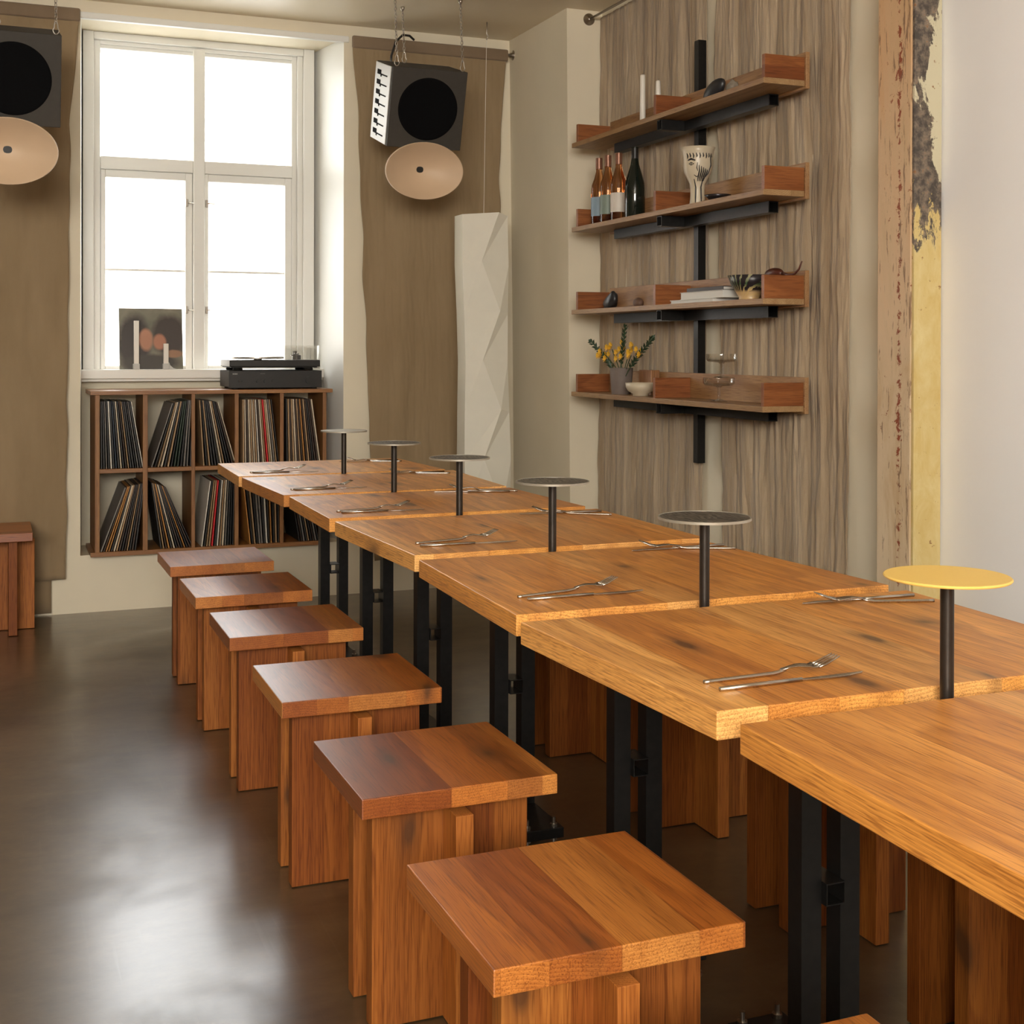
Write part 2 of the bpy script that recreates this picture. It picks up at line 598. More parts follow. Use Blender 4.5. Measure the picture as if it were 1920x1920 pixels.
def film_mat():
    m = NT('frosted film')
    out = [n for n in m.t.nodes if n.type == 'OUTPUT_MATERIAL'][0]
    tl = m.n('ShaderNodeBsdfTranslucent')
    tl.inputs[0].default_value = (0.93, 0.94, 0.95, 1)
    tr = m.n('ShaderNodeBsdfTransparent')
    mx = m.n('ShaderNodeMixShader')
    mx.inputs[0].default_value = 0.6
    m.l(tl.outputs[0], mx.inputs[1])
    m.l(tr.outputs[0], mx.inputs[2])
    m.l(mx.outputs[0], out.inputs[0])
    return m.m


M_film = film_mat()

# ================================================================ ROOM SHELL
YW, CZ = 6.237, 2.80
XR1, XR2, YS = 2.50, 2.67, 5.53
XL, YB = -2.6, -2.3
nx0, nx1, nz0, nz1 = 0.376, 1.606, 0.262, 2.735
FY = 6.56   # window plane

struct(MB().box(XL - .2, XR2 + .2, YB - .2, 7.2, -0.12, 0).build('floor', M_floor))
struct(MB().box(XL - .2, XR2 + .2, YB - .2, 7.2, CZ, CZ + 0.12).build('ceiling', M_ceil))
w = MB()
w.prism([(XL - .2, YW), (nx0, YW), (0.412, 6.72), (0.412, 6.9), (XL - .2, 6.9)], 0, CZ)
w.prism([(nx1, YW), (XR1 + .02, YW), (XR1 + .3, 6.9), (1.522, 6.9), (1.522, 6.72)], 0, CZ)
w.box(nx0, nx1, YW, 6.9, nz1, CZ)
w.box(nx0, nx1, YW, 6.9, 0, nz0)
w.box(0.40, 1.533, FY, 6.9, nz0, 1.06)
wbk = struct(w.build('wall_back', M_wall))
wbk.data.materials.append(M_frame)     # the window reveals are painted white
for p_ in wbk.data.polygons:
    if YW + .03 < p_.center.y < 6.75 and abs(p_.normal.x) > .5 and .3 < p_.center.x < 1.75:
        p_.material_index = 1
w = MB()
w.prism([(2.527, YS), (XR2 + .25, YS), (XR2 + .25, 6.9), (2.527, 6.9)], 0, 0.01)
# the short pier beside the corner leans very slightly
b = bmesh.new()
vs = [b.verts.new(p) for p in [(2.515, YS, 0), (3.0, YS, 0), (3.0, 6.9, 0), (2.515, 6.9, 0), (2.487, YS, CZ), (3.0, YS, CZ), (3.0, 6.9, CZ), (2.475, 6.9, CZ)]]
for f in ((0, 3, 2, 1), (4, 5, 6, 7), (0, 1, 5, 4), (1, 2, 6, 5), (2, 3, 7, 6), (3, 0, 4, 7)):
    b.faces.new([vs[i] for i in f])
bmesh.ops.recalc_face_normals(b, faces=b.faces)
w = MB()
w._add(b)
w.box(XR2, XR2 + .2, 3.25, YS, 0, CZ)
struct(w.build('wall_right', M_wall))
M_white = mk_wall('fresh white plaster', (0.93, 0.93, 0.93), 0.15, 0.02)
struct(MB().box(XR2, XR2 + .2, YB - .2, 3.25, 0, CZ).build('wall_right', M_white))
struct(MB().box(XL - .2, XL, YB, YW, 0, CZ).build('wall_left', M_dim))
# wall behind the camera with the wide shop window opening
w = MB()
wx0, wx1, wz0, wz1 = -2.32, 0.22, 1.52, 2.64
w.box(XL - .2, wx0, YB - .2, YB, 0, CZ)
w.box(wx1, XR2 - .001, YB - .2, YB, 0, CZ)
w.box(wx0, wx1, YB - .2, YB, 0, wz0)
w.box(wx0, wx1, YB - .2, YB, wz1, CZ)
struct(w.build('wall_front', M_dim))

# ---------------------------------------------------------------- window
win = thing('window_1', '', '')
del win['label']; del win['category']
struct(win)
f = MB()
FX0, FX1 = 0.405, 1.53
# outer frame with stepped mouldings, set in the opening
f.box(FX0, 0.455, FY - .02, 6.70, 1.10, nz1, .003)
f.box(0.455, 0.487, FY + .015, 6.70, 1.10, 2.70, .002)
f.box(1.475, FX1, FY - .02, 6.70, 1.10, nz1, .003)
f.box(1.447, 1.475, FY + .0, 6.70, 1.10, 2.70, .003)
f.box(1.422, 1.447, FY + .02, 6.70, 1.10, 2.70, .002)
f.box(0.455, 1.475, FY - .015, 6.70, 2.70, nz1, .003)
f.box(0.485, 1.425, FY + .012, 6.70, 2.682, 2.70, .002)
f.box(0.485, 1.425, FY + .028, 6.70, 2.665, 2.682, .002)
f.box(0.926, 0.982, FY - .012, 6.70, 1.10, 2.69, .005)
f.box(0.487, 0.926, FY + .0, 6.70, 2.078, 2.14, .004)
f.box(0.982, 1.422, FY + .0, 6.70, 2.078, 2.14, .004)
f.build('window_frame', M_frame, win)
for x0, x1 in ((0.487, 0.926), (0.982, 1.422)):
    MB().box(x0, x1, FY + .055, FY + .059, 2.14, 2.666).build('pane', M_pane, win)
    s = MB()
    a0, a1 = x0 + .002, x1 - .002
    g0 = x0 + .024 if x0 < .6 else x0 + .02
    g1 = x1 - .036
    s.box(a0, g0, FY + .012, FY + .055, 1.104, 2.077, .003)
    s.box(g1, a1, FY + .012, FY + .055, 1.104, 2.077, .003)
    s.box(g0, g1, FY + .012, FY + .055, 2.040, 2.077, .003)
    s.box(g0, g1, FY + .012, FY + .055, 1.104, 1.125, .003)
    s.box(g0, g1, FY + .030, FY + .045, 1.588, 1.598)
    sa = s.build('sash', M_frame, win)
    MB().box(g0, g1, FY + .036, FY + .039, 1.598, 2.040).build('pane', M_pane, sa)
    MB().box(g0, g1, FY + .036, FY + .039, 1.125, 1.588).build('pane', M_film, sa)
    hx = x1 - .03 if x0 < .6 else x0 + .012
    for hz in (1.40, 1.93):
        MB().tube([(hx, FY + .005, hz), (hx + .012, FY - .006, hz), (hx + .038, FY - .008, hz - .002)], .003, 6).box(hx - .006, hx + .006, FY + .0, FY + .014, hz - .018, hz + .018, .002).build('window_latch', M_chrome, sa)
MB().box(0.385, 1.60, 6.475, 6.60, 1.062, 1.108, .006).box(0.392, 1.58, 6.49, 6.58, 1.05, 1.062, .002).build('window_sill', M_frame, win)

# thin crown line over the window opening
struct(MB().box(0.36, 1.63, YW - .012, YW + .02, 2.715, 2.745, .004).build('trim_1', M_frame))

# ---------------------------------------------------------------- outside: facade, ground and trees seen through the panes
M_fac = mk_wall('pale render facade', (0.80, 0.77, 0.72))
M_brick = mk_wall('faded red band', (0.62, 0.33, 0.27))
M_pave = mk_wall('pavement', (0.45, 0.44, 0.42))
fa = thing('street_facade', 'pale rendered building with a faded red band across the street outside the window', 'building', (2, 22, -0.3))
MB().box(-14, 14, 0, 6, 0, 2.9).box(-14, 14, 0, 6, 4.0, 7.2).build('facade_wall', M_fac, fa)
MB().box(-14, 14, -.03, 6, 2.9, 4.0).build('red_band', M_brick, fa)
struct(MB().box(-14, 16, 7.3, 22, -0.5, -0.3).build('pavement', M_pave))

# ---------------------------------------------------------------- rusted steel column on the right wall
def mk_rust():
    m = NT('peeling salmon paint on steel')
    co = m.coord()
    n1 = m.noise(m.mapping(co, (9, 9, 2.2)), 1.0, 6, 0.65, 0.6)
    n2 = m.noise(co, 30, 8, 0.75, 0.4)
    n3 = m.noise(m.mapping(co, (60, 60, 7)), 1.0, 5, 0.7, 0.3)
    sep = m.t.nodes.new('ShaderNodeSeparateXYZ')
    m.l(co, sep.inputs[0])
    hz = m.math('DIVIDE', sep.outputs[2], 2.8)
    c = m.mix(m.ramp(n1, [(0.35, 0.0), (0.65, 1.0)]), (0.60, 0.42, 0.235), (0.78, 0.66, 0.47))
    c = m.mix(m.ramp(m.math('ADD', m.math('MULTIPLY', hz, 0.35), m.math('MULTIPLY', n1, 0.6)), [(0.40, 0.0), (0.62, 0.8)]), c, (0.62, 0.34, 0.15))
    # rust spots follow a vertical seam
    d = m.math('ABSOLUTE', m.math('SUBTRACT', sep.outputs[1], 0.065))
    seam = m.ramp(d, [(0.0, 0.17), (0.020, 0.0)])
    patch = m.math('MULTIPLY', m.math('SUBTRACT', m.noise(m.mapping(co, (2, 2, 3.4)), 1.0, 2), 0.5), 0.45)
    rs = m.math('ADD', m.math('ADD', m.math('ADD', n2, patch), seam), m.math('MULTIPLY', hz, 0.05))
    c = m.mix(m.ramp(rs, [(0.665, 0.0), (0.705, 1.0)]), c, (0.26, 0.055, 0.014))
    c = m.mix(m.ramp(m.math('ADD', m.math('ADD', n3, m.math('MULTIPLY', m.ramp(sep.outputs[1], [(0.03, 1.0), (0.07, 0.0)]), 0.05)), m.math('MULTIPLY', hz, 0.04)), [(0.615, 0.0), (0.66, 0.8)]), c, (0.20, 0.105, 0.055))
    m.setc(c)
    m.p(Roughness=0.55)
    m.bump(m.math('ADD', n2, n3), 0.5, 0.003)
    return m.m


def mk_yel():
    m = NT('peeling yellow paint over black')
    co = m.coord()
    sep = m.t.nodes.new('ShaderNodeSeparateXYZ')
    m.l(co, sep.inputs[0])
    z = sep.outputs[2]
    n1 = m.noise(m.mapping(co, (14, 14, 7)), 1.0, 6, 0.7, 0.5)
    n2 = m.noise(co, 34, 6, 0.7)
    yel = m.mix(m.ramp(n1, [(0.35, 0.0), (0.7, 1.0)]), (0.62, 0.46, 0.17), (0.72, 0.60, 0.30))
    yel = m.mix(m.ramp(m.math('MULTIPLY_ADD', z, 1.6, m.math('MULTIPLY', n1, 0.8)), [(0.0, 0.0), (1.0, 1.0)]), m.mix(1.0, yel, (0.9, 0.9, 0.85), 'MULTIPLY'), yel)
    blk = m.mix(m.ramp(n2, [(0.42, 0.0), (0.68, 1.0)]), (0.060, 0.050, 0.042), (0.30, 0.23, 0.17))
    # black above about 1.5 m with a ragged border, a pale patch near the top
    k = m.math('ADD', z, m.math('MULTIPLY', m.math('SUBTRACT', n1, 0.5), 0.9))
    c = m.mix(m.ramp(m.math('SUBTRACT', k, 1.0), [(0.575, 0.0), (0.60, 1.0)]), yel, blk)
    # pale plaster patch between 1.85 and 2.15 m
    d = m.math('ABSOLUTE', m.math('SUBTRACT', z, 2.02))
    pk = m.math('ADD', m.math('SUBTRACT', 0.22, d), m.math('ADD', m.math('MULTIPLY', m.math('SUBTRACT', n1, 0.5), 0.7), m.math('MULTIPLY', m.math('SUBTRACT', sep.outputs[0], 0.05), 2.4)))
    c = m.mix(m.ramp(pk, [(0.10, 0.0), (0.115, 1.0)]), c, (0.62, 0.57, 0.40))
    c = m.mix(m.ramp(m.math('ADD', n2, 0.0), [(0.625, 0.0), (0.65, 0.85)]), c, (0.26, 0.11, 0.03))
    m.setc(c)
    m.p(Roughness=0.5)
    m.bump(m.math('ADD', n1, n2), 0.4, 0.003)
    return m.m


colm = thing('steel_column', 'old steel column with peeling salmon, black and yellow paint beside the white wall', 'column', (2.56, 3.162, 0))
MB().box(0, 0.11, 0.012, 0.169, 0, CZ, .003).build('rusted_flange', mk_rust(), colm)
MB().box(0.004, 0.105, 0, 0.012, 0, CZ, .002).build('painted_face', mk_yel(), colm)

# ---------------------------------------------------------------- curtains


def curtain(name, label, pos, du, width, ztop, zbot, mat, amp=0.012, folds=5, seed=0, left=None, right=None, normal=(0, -1, 0), nu=150, nv=110, fine=0.003, hem=True, group=None):
    """cloth sheet: pos = origin, du = unit direction along width, edges may wander with height"""
    rr = random.Random(seed)
    pos, du, nn = Vector(pos), Vector(du), Vector(normal)
    ph = [rr.uniform(0, 6.3) for _ in range(8)]
    b = bmesh.new()
    grid = []
    for j in range(nv + 1):
        t = j / nv
        z = ztop + (zbot - ztop) * t
        e0 = left(t) if left else 0.0
        e1 = width + (right(t) if right else 0.0)
        row = []
        for i in range(nu + 1):
            s = i / nu
            u = e0 + (e1 - e0) * s
            k = 0.25 + 0.75 * min(1, t * 3)
            d = amp * k * (math.sin(u / width * 2 * PI * folds + ph[0] + 0.8 * math.sin(t * 2.1 + ph[1])) * 0.55
                           + math.sin(u / width * 2 * PI * folds * 2.3 + ph[2] + 1.3 * t) * 0.25)
            d += amp * 1.6 * k * (noise.noise(Vector((u * 4.0, z * 0.9, seed * 3.1))) )
            d += fine * noise.noise(Vector((u * 38, z * 5.0, seed)))
            d += fine * 0.6 * noise.noise(Vector((u * 90, z * 12.0, seed + 5)))
            zz = z
            if j == nv:
                zz += 0.012 * noise.noise(Vector((u * 7, 0, seed)))
            row.append(b.verts.new((pos + du * u + nn * d) + Vector((0, 0, zz))))
        grid.append(row)
    for j in range(nv):
        for i in range(nu):
            b.faces.new((grid[j][i], grid[j][i + 1], grid[j + 1][i + 1], grid[j + 1][i]))
    bmesh.ops.recalc_face_normals(b, faces=b.faces)
    me = bpy.data.meshes.new(name)
    b.to_mesh(me)
    b.free()
    root = thing(name, label, 'curtain', (pos.x, pos.y, zbot), group=group)
    me.transform(Matrix.Translation((-pos.x, -pos.y, -zbot)))
    o = link('curtain_panel', me, mat, root, smooth=True)
    md = o.modifiers.new('thickness', 'SOLIDIFY')
    md.thickness = 0.0025
    md.offset = 0
    return root


def wander(a, s, n=2.3, k=0.0):
    return lambda t: a * noise.noise(Vector((t * n, s, 0))) * 2 + a * .5 * noise.noise(Vector((t * n * 4, s, 3))) + k * t


M_hem = mk_linen('linen heading band', (0.20, 0.138, 0.085), (0.25, 0.18, 0.115))


def heading(root, x0, x1, y, zt, h=0.06, axis='X', mat=M_hem):
    """the sewn pocket the rod runs through"""
    zb = root.location.z
    if axis == 'X':
        MB().box(x0 - root.location.x, x1 - root.location.x, y - .012 - root.location.y, y + .012 - root.location.y, zt - h - zb, zt - zb, .008).build('heading_pocket', mat, root, smooth=True)
    else:
        MB().box(y - .012 - root.location.x, y + .012 - root.location.x, x0 - root.location.y, x1 - root.location.y, zt - h - zb, zt - zb, .008).build('heading_pocket', mat, root, smooth=True)


c1 = curtain('curtain', 'brown linen curtain on the left of the window, beside the record shelf', (-1.25, YW - .045, 0), (1, 0, 0), 1.585, 2.735, 0.165, M_linen, 0.014, 5, 3,
             right=lambda t: 0.037 - 0.045 * min(1, t / .2) - 0.025 * max(0, t - .3) + .010 * noise.noise(Vector((t * 14, 1, 1))))
heading(c1, -1.25, 0.372, YW - .045, 2.748)
c1b = curtain('curtain_lining', 'narrow pale brown linen lining reaching the floor at the left curtain', (-1.25, YW - .016, 0), (1, 0, 0), 1.50, 2.70, 0.012, M_linen, 0.003, 3, 9, nv=40, nu=60)
c1b['category'] = 'curtain'
c2 = curtain('curtain', 'brown linen curtain between the window and the room corner, behind the hanging speaker', (1.635, YW - .045, 0), (1, 0, 0), 0.815, 2.73, 0.165, M_linen, 0.008, 3, 11,
             left=lambda t: 0.02 * min(1, t * 6) + 0.10 * t ** 1.1 + .01 * noise.noise(Vector((t * 12, 5, 1))), right=lambda t: -0.035 * math.sin(min(1, t * 2.0) * PI) + .008 * noise.noise(Vector((t * 18, 8, 1))) - .02 * t)
heading(c2, 1.636, 2.455, YW - .045, 2.742)

# curtain rods with round wall flanges
rd = thing('curtain_rod', 'thin steel curtain rod ending in a round flange by the corner, over the window wall', 'curtain rod', (1.6, YW - .045, 2.717))
MB().tube([(0.04, 0, 0), (0.885, 0, 0)], .006, 10).build('rod', M_chrome, rd, smooth=True)
MB().lathe([(0, 0), (.026, 0), (.026, .006), (.012, .012), (.012, .02), (0, .02)], 20, M=Matrix.Translation((.888, 0, 0)) @ Matrix.Rotation(-PI / 2, 4, 'Y')).build('flange', M_chrome, rd, smooth=True)
rd = thing('curtain_rod', 'thin steel curtain rod with a round flange on the pier above the shelves', 'curtain rod', (2.60, YS, 2.757))
MB().tube([(0, -.01, 0), (0, -2.0, 0)], .006, 10).build('rod', M_chrome, rd, smooth=True)
MB().lathe([(0, 0), (.028, 0), (.028, .006), (.012, .012), (.012, .02), (0, .02)], 20, M=Matrix.Translation((0, 0, 0)) @ Matrix.Rotation(PI / 2, 4, 'X')).build('flange', M_chrome, rd, smooth=True)

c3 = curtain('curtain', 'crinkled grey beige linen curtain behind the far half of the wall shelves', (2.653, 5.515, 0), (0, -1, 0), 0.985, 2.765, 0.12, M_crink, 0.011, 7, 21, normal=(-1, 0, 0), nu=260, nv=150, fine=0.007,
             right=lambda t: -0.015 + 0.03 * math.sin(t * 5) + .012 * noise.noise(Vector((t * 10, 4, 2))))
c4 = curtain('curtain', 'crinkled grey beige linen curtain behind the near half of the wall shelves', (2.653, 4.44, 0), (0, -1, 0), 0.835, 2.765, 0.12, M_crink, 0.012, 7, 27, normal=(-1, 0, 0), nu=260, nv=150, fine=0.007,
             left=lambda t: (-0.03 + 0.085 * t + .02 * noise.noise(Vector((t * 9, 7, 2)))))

# ---------------------------------------------------------------- tables
TZ, TH = 0.755, 0.038
TAB = [  # x left back, x left front, x right back, x right front, y back, y front
    ('far', 0.833, 0.820, 1.570, 1.600, 5.219, 4.672),
    ('b', 0.824, 0.848, 1.618, 1.598, 4.632, 4.034),
    ('c', 0.856, 0.848, 1.592, 1.612, 3.990, 3.443),
    ('d', 0.847, 0.876, 1.618, 1.622, 3.378, 2.768),
    ('e', 0.865, 0.845, 1.592, 1.634, 2.702, 2.087),
    ('f', 0.830, 0.860, 1.631, 1.605, 2.030, 1.440),
    ('near', 0.858, 0.838, 1.606, 1.640, 1.382, 0.800),
    ('x', 0.838, 0.860, 1.640, 1.606, 0.740, 0.150),  # this and the next table are unseen, added to shade the row
    ('y', 0.860, 0.838, 1.606, 1.640, 0.090, -0.500),
]
TL = ['small oak table at the far end of the row, nearest the record shelf',
      'oak table second from the far end of the row, small dark disc before it',
      'oak table third from the far end of the row',
      'oak table fourth from the far end, in the middle of the row',
      'oak table fifth from the far end, behind the one with the large cutlery',
      'oak table with the nearest fork and knife, behind the yellow disc post',
      'nearest oak table, cut off by the right edge of the photo',
      'unseen oak table added to shade the row, just outside the right edge of the photo',
      'oak table added for shade at the camera end of the row, outside the photo']


def make_table(i):
    _, lb, lf, rb, rf, yb, yf = TAB[i]
    cx, cy = 1.234, (yb + yf) / 2
    t = thing('dining_table', TL[i], 'table', (cx, cy, 0), group='oak tables pushed together in a row')
    MB().prism([(lf - cx, yf - cy), (rf - cx, yf - cy), (rb - cx, yb - cy), (lb - cx, yb - cy)], TZ - TH, TZ, .0018).build('tabletop', M_table, t)
    for sx in (-.0365, .0365):
        MB().sqtube((sx, 0, .055), (sx, 0, TZ - TH), .037, .0035, up=(0, 1, 0)).build('post', M_steel, t)
    for z in (.36,):
        MB().sqtube((0, -.032, z), (0, .032, z), .0355, .002).build('connector', M_steel, t)
    MB().box(-.12, .12, -.12, .12, TZ - TH - .008, TZ - TH, .001).build('mounting_plate', M_steel, t)
    fb = MB()
    fb.box(-.056, .056, -.20, .20, .030, .055, .002)
    bs = fb.build('base', M_steel, t)
    for px, py in ((-.035, -.185), (.035, -.185), (-.035, .185), (.035, .185)):
        MB().lathe([(0, 0), (.017, 0), (.017, .005), (.009, .010), (.0045, .012), (.0045, .024), (.009, .024), (.009, .030), (.0045, .030), (.0045, .055), (.009, .055), (.009, .062), (.0045, .062), (.0045, .078), (0, .078)], 14, c=(px, py, 0)).build('levelling_foot', M_chrome, bs, smooth=True, auto=40)
    return t


for i in range(9):
    make_table(i)

# ---------------------------------------------------------------- round discs on posts standing in the gaps
DISC = [(635, 4.652), (737, 4.012), (866, 3.411), (1037, 2.735), (1312, 2.059), (1768, 1.411)]
px_x = [1.200, 1.200, 1.210, 1.197, 1.203, 1.201]
DL = ['pale grey round disc on a post, farthest from the camera',
      'dark patterned disc on a post, second from the far end',
      'dark patterned disc on a post, third from the far end of the row',
      'dark patterned disc on a post, right of the middle of the row',
      'large dark patterned disc on a post, just behind the yellow one',
      'bright yellow round disc on a dark post between the two nearest tables']


def mk_disc():
    m = NT('patterned dark enamel disc')
    co = m.coord()
    a = m.t.nodes.new('ShaderNodeTexWave')
    a.inputs['Scale'].default_value = 28
    a.inputs['Distortion'].default_value = 14
    a.inputs['Detail'].default_value = 2
    a.inputs['Detail Scale'].default_value = 1.4
    m.l(m.mapping(co, (1, 0.45, 1)), a.inputs['Vector'])
    m.setc(m.mix(m.ramp(a.outputs[1], [(0.46, 0.0), (0.56, 1.0)]), (0.022, 0.020, 0.018), (0.16, 0.145, 0.12)))
    m.p(Roughness=0.42, Metallic=0.2)
    return m.m


M_disc = mk_disc()
M_rim = simple('pale disc edge and reflection', (0.36, 0.33, 0.27), 0.4, 0.3, 0.1, 60)
for (pp, y), x, lb in zip(DISC, px_x, DL):
    yel = lb.startswith('bright yellow')
    t = thing('disc_stand', lb, 'table stand', (x, y, 0), group='round discs on posts along the table row')
    MB().lathe([(0, TZ - TH - .004), (.0093, TZ - TH - .004), (.0093, .908), (0, .908)], 20).build('post', M_rod, t, smooth=True, auto=40)
    MB().box(-.03, .03, -.075, .075, TZ - TH - .0045, TZ - TH - .0003, .0005).build('clamp_plate', M_steel, t)
    MB().lathe([(0, .908), (.0825, .908), (.0840, .9095), (.0840, .9105), (.0825, .912), (0, .912)], 64).build('disc', M_yellow if yel else (M_disc if 'pale' not in lb else M_rim), t, smooth=True, auto=30)  # farthest disc takes the pale edge colour to imitate a reflection
    if not yel:
        MB().lathe([(.0820, .9082), (.0848, .9082), (.0848, .9128), (.0820, .9128), (.0820, .9082)], 64).build('rim', M_rim, t, smooth=True, auto=30)

# ---------------------------------------------------------------- stools


def make_stool(label):
    t = thing('stool', label, 'stool', group='oak stools along the tables')
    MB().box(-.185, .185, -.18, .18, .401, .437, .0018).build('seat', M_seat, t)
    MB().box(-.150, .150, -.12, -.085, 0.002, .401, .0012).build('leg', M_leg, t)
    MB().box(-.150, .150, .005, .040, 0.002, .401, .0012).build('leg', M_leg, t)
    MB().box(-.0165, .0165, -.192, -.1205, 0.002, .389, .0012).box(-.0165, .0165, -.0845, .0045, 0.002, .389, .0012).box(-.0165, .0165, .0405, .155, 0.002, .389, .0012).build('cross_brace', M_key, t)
    return t


SL = ['oak stool farthest down the near row, below the record shelf', 'oak stool second from the far end of the near row',
      'oak stool third from the far end of the near row', 'oak stool with swirling grain, fourth from the far end of the near row',
      'oak stool with a dark knot in its seat, second largest in view', 'large oak stool at the bottom centre, most of its seat in full view',
      'oak stool showing only a seat corner at the bottom edge, under the nearest table']
SP = [(0.771, 4.90, .4), (0.773, 4.295, .3), (0.778, 3.690, -.3), (0.778, 3.010, -.4), (0.778, 2.355, .3), (0.769, 1.700, .4), (0.772, 1.080, 0)]
st0 = None
for (x, y, a), lb in zip(SP, SL):
    if st0 is None:
        st0 = make_stool(lb)
        st0.location = (x, y, 0)
        st0.rotation_euler = (0, 0, math.radians(a))
    else:
        dup(st0, (x, y, 0), (0, 0, math.radians(a)), lb)
FS = [1.79, 2.327, 2.948, 3.57, 4.20, 4.83]
FL = ['oak stool on the wall side under the table, farthest right, showing dark legs', 'oak stool on the wall side whose legs show just right of the nearest steel posts',
      'oak stool on the wall side, legs seen behind the second pair of steel posts', 'oak stool on the wall side under the middle table, deep in shade',
      'oak stool on the wall side, third from the far end, hidden by the tables', 'oak stool on the wall side, second from the far end, hidden by the tables']
for y, lb in list(zip(FS, FL))[:4]:
    dup(st0, (1.688, y, 0), (0, 0, PI), lb)
dup(st0, (-0.02, 5.985, 0), (0, 0, PI / 2), 'oak stool by the left curtain, cut off by the left edge of the photo', 'oak stools along the tables')

# ---------------------------------------------------------------- cutlery


def make_fork(label, group):
    t = thing('fork', label, 'fork', group=group)
    # local: handle end at origin, points along +X, length .195
    n = 26
    prof = [(0, .0025), (.10, .0030), (.125, .0075), (.140, .0085), (.155, .0050), (.172, .0085), (.195, .0175)]

    def zc(x):
        for (a, za), (c, zb) in zip(prof, prof[1:]):
            if x <= c:
                k = (x - a) / (c - a)
                k = k * k * (3 - 2 * k)
                return za + (zb - za) * k
        return prof[-1][1]
    b = MB()
    pts = [(.118 * i / 12, 0, zc(.118 * i / 12)) for i in range(13)]
    b.tube(pts, [.0028] * 11 + [.0027, .0025], 10)
    b.build('handle', M_cut, t, smooth=True)
    h = MB()
    # head: neck + bowl + four tines
    bm = bmesh.new()
    secs = [(.112, .0028), (.125, .0030), (.135, .0050), (.146, .0085), (.158, .0100), (.164, .0102)]
    top = []
    for x, w_ in secs:
        z = zc(x)
        top.append([bm.verts.new((x, yy * w_, z + .0012 * (yy * yy))) for yy in (-1, -.5, 0, .5, 1)])
    for a, c in zip(top, top[1:]):
        for k in range(4):
            bm.faces.new((a[k], a[k + 1], c[k + 1], c[k]))
    r = bmesh.ops.extrude_face_region(bm, geom=list(bm.faces))
    bmesh.ops.translate(bm, verts=[v for v in r['geom'] if isinstance(v, bmesh.types.BMVert)], vec=(0, 0, .0018))
    bmesh.ops.recalc_face_normals(bm, faces=bm.faces)
    h._add(bm)
    for k in range(4):
        yy = (-1.5 + k) * .0058
        h.tube([(.1625, yy, zc(.1625) + .001), (.172, yy, zc(.172) + .001), (.184, yy * .97, zc(.184) + .001), (.195, yy * .92, zc(.195) + .001)], [.0019, .0018, .0015, .0008], 6)
    h.build('fork_head', M_cut, t, smooth=True)
    return t


def make_knife(label, group):
    t = thing('knife', label, 'knife', group=group)
    MB().tube([(0, 0, .003), (.06, 0, .003), (.118, 0, .003)], [.0029, .0030, .0026], 10).build('handle', M_cut, t, smooth=True)
    b = MB()
    b.prism([(.112, -.0022), (.125, -.0030), (.150, -.0072), (.185, -.0068), (.208, -.0016), (.212, .0022), (.112, .0022)], .0018, .0036, .0004)
    b.build('blade', M_cut, t)
    return t


NEAR_F = [((0.913, 1.563), (1.168, 1.61)), ((0.904, 2.223), (1.166, 2.309)), ((0.926, 2.916), (1.171, 2.999)), ((0.899, 3.564), (1.152, 3.673)), ((0.899, 4.167), (1.151, 4.301)), ((0.881, 4.782), (1.122, 4.916))]
NEAR_K = [((0.913, 1.521), (1.143, 1.529)), ((0.911, 2.193), (1.143, 2.198)), ((0.923, 2.873), (1.146, 2.867)), ((0.904, 3.531), (1.124, 3.523)), ((0.907, 4.147), (1.133, 4.146)), ((0.886, 4.758), (1.108, 4.74))]
WHERE = ['the table beside the yellow disc', 'the second table behind the yellow disc', 'the middle table of the row',
         'the third table from the far end', 'the second table from the far end', 'the far end table']
fork0 = knife0 = None
for i in range(6):
    (a, b2), (c, d) = NEAR_F[i], NEAR_K[i]
    lf_ = 'steel fork, tines raised, on the stool side of ' + WHERE[i]
    lk_ = 'slim steel knife on the stool side of ' + WHERE[i]
    # the tines are raised, so aim at a point slightly in front of the seen tip
    ang = math.atan2((b2[1] - .040 - a[1]), (b2[0] - .005 - a[0])) if i < 3 else math.atan2((b2[1] - .075 - a[1]), (b2[0] - a[0]))
    angk = math.atan2(d[1] - c[1], d[0] - c[0])
    if fork0 is None:
        fork0 = make_fork(lf_, 'forks on the stool side of the tables')
        knife0 = make_knife(lk_, 'knives on the stool side of the tables')
        fo, kn = fork0, knife0
    else:
        fo = dup(fork0, (0, 0, 0), None, lf_)
        kn = dup(knife0, (0, 0, 0), None, lk_)
    for ob, p, an in ((fo, a, ang), (kn, c, angk)):
        ob.location = (p[0], p[1], TZ)
        ob.rotation_euler = (0, 0, an)
        ob.scale = (1.14, 1.14, 1.1)
FAR = [(1.600, 1.915, 1.423, 1.978, 1.371, 1.957, 1.599, 1.948), (1.590, 2.582, 1.429, 2.655, 1.372, 2.612, 1.590, 2.612), (1.590, 3.226, 1.424, 3.340, 1.386, 3.298, 1.595, 3.279),
       (1.568, 3.864, 1.391, 3.975, 1.342, 3.901, 1.540, 3.838), (1.560, 4.50, 1.38, 4.57, 1.35, 4.55, 1.56, 4.545), (1.540, 5.04, 1.36, 5.10, 1.33, 5.085, 1.54, 5.075)]
for i, q in enumerate(FAR):
    fo = dup(fork0, (q[0], q[1], TZ), (0, 0, math.atan2(q[3] - q[1] - .01, q[2] - q[0])), 'steel fork on the wall side of ' + WHERE[i], 'forks on the wall side of the tables')
    kn = dup(knife0, (q[6], q[7] - .0, TZ), (0, 0, math.atan2(q[5] - q[7], q[4] - q[6])), 'slim steel knife on the wall side of ' + WHERE[i], 'knives on the wall side of the tables')
    kn.location.y += .022

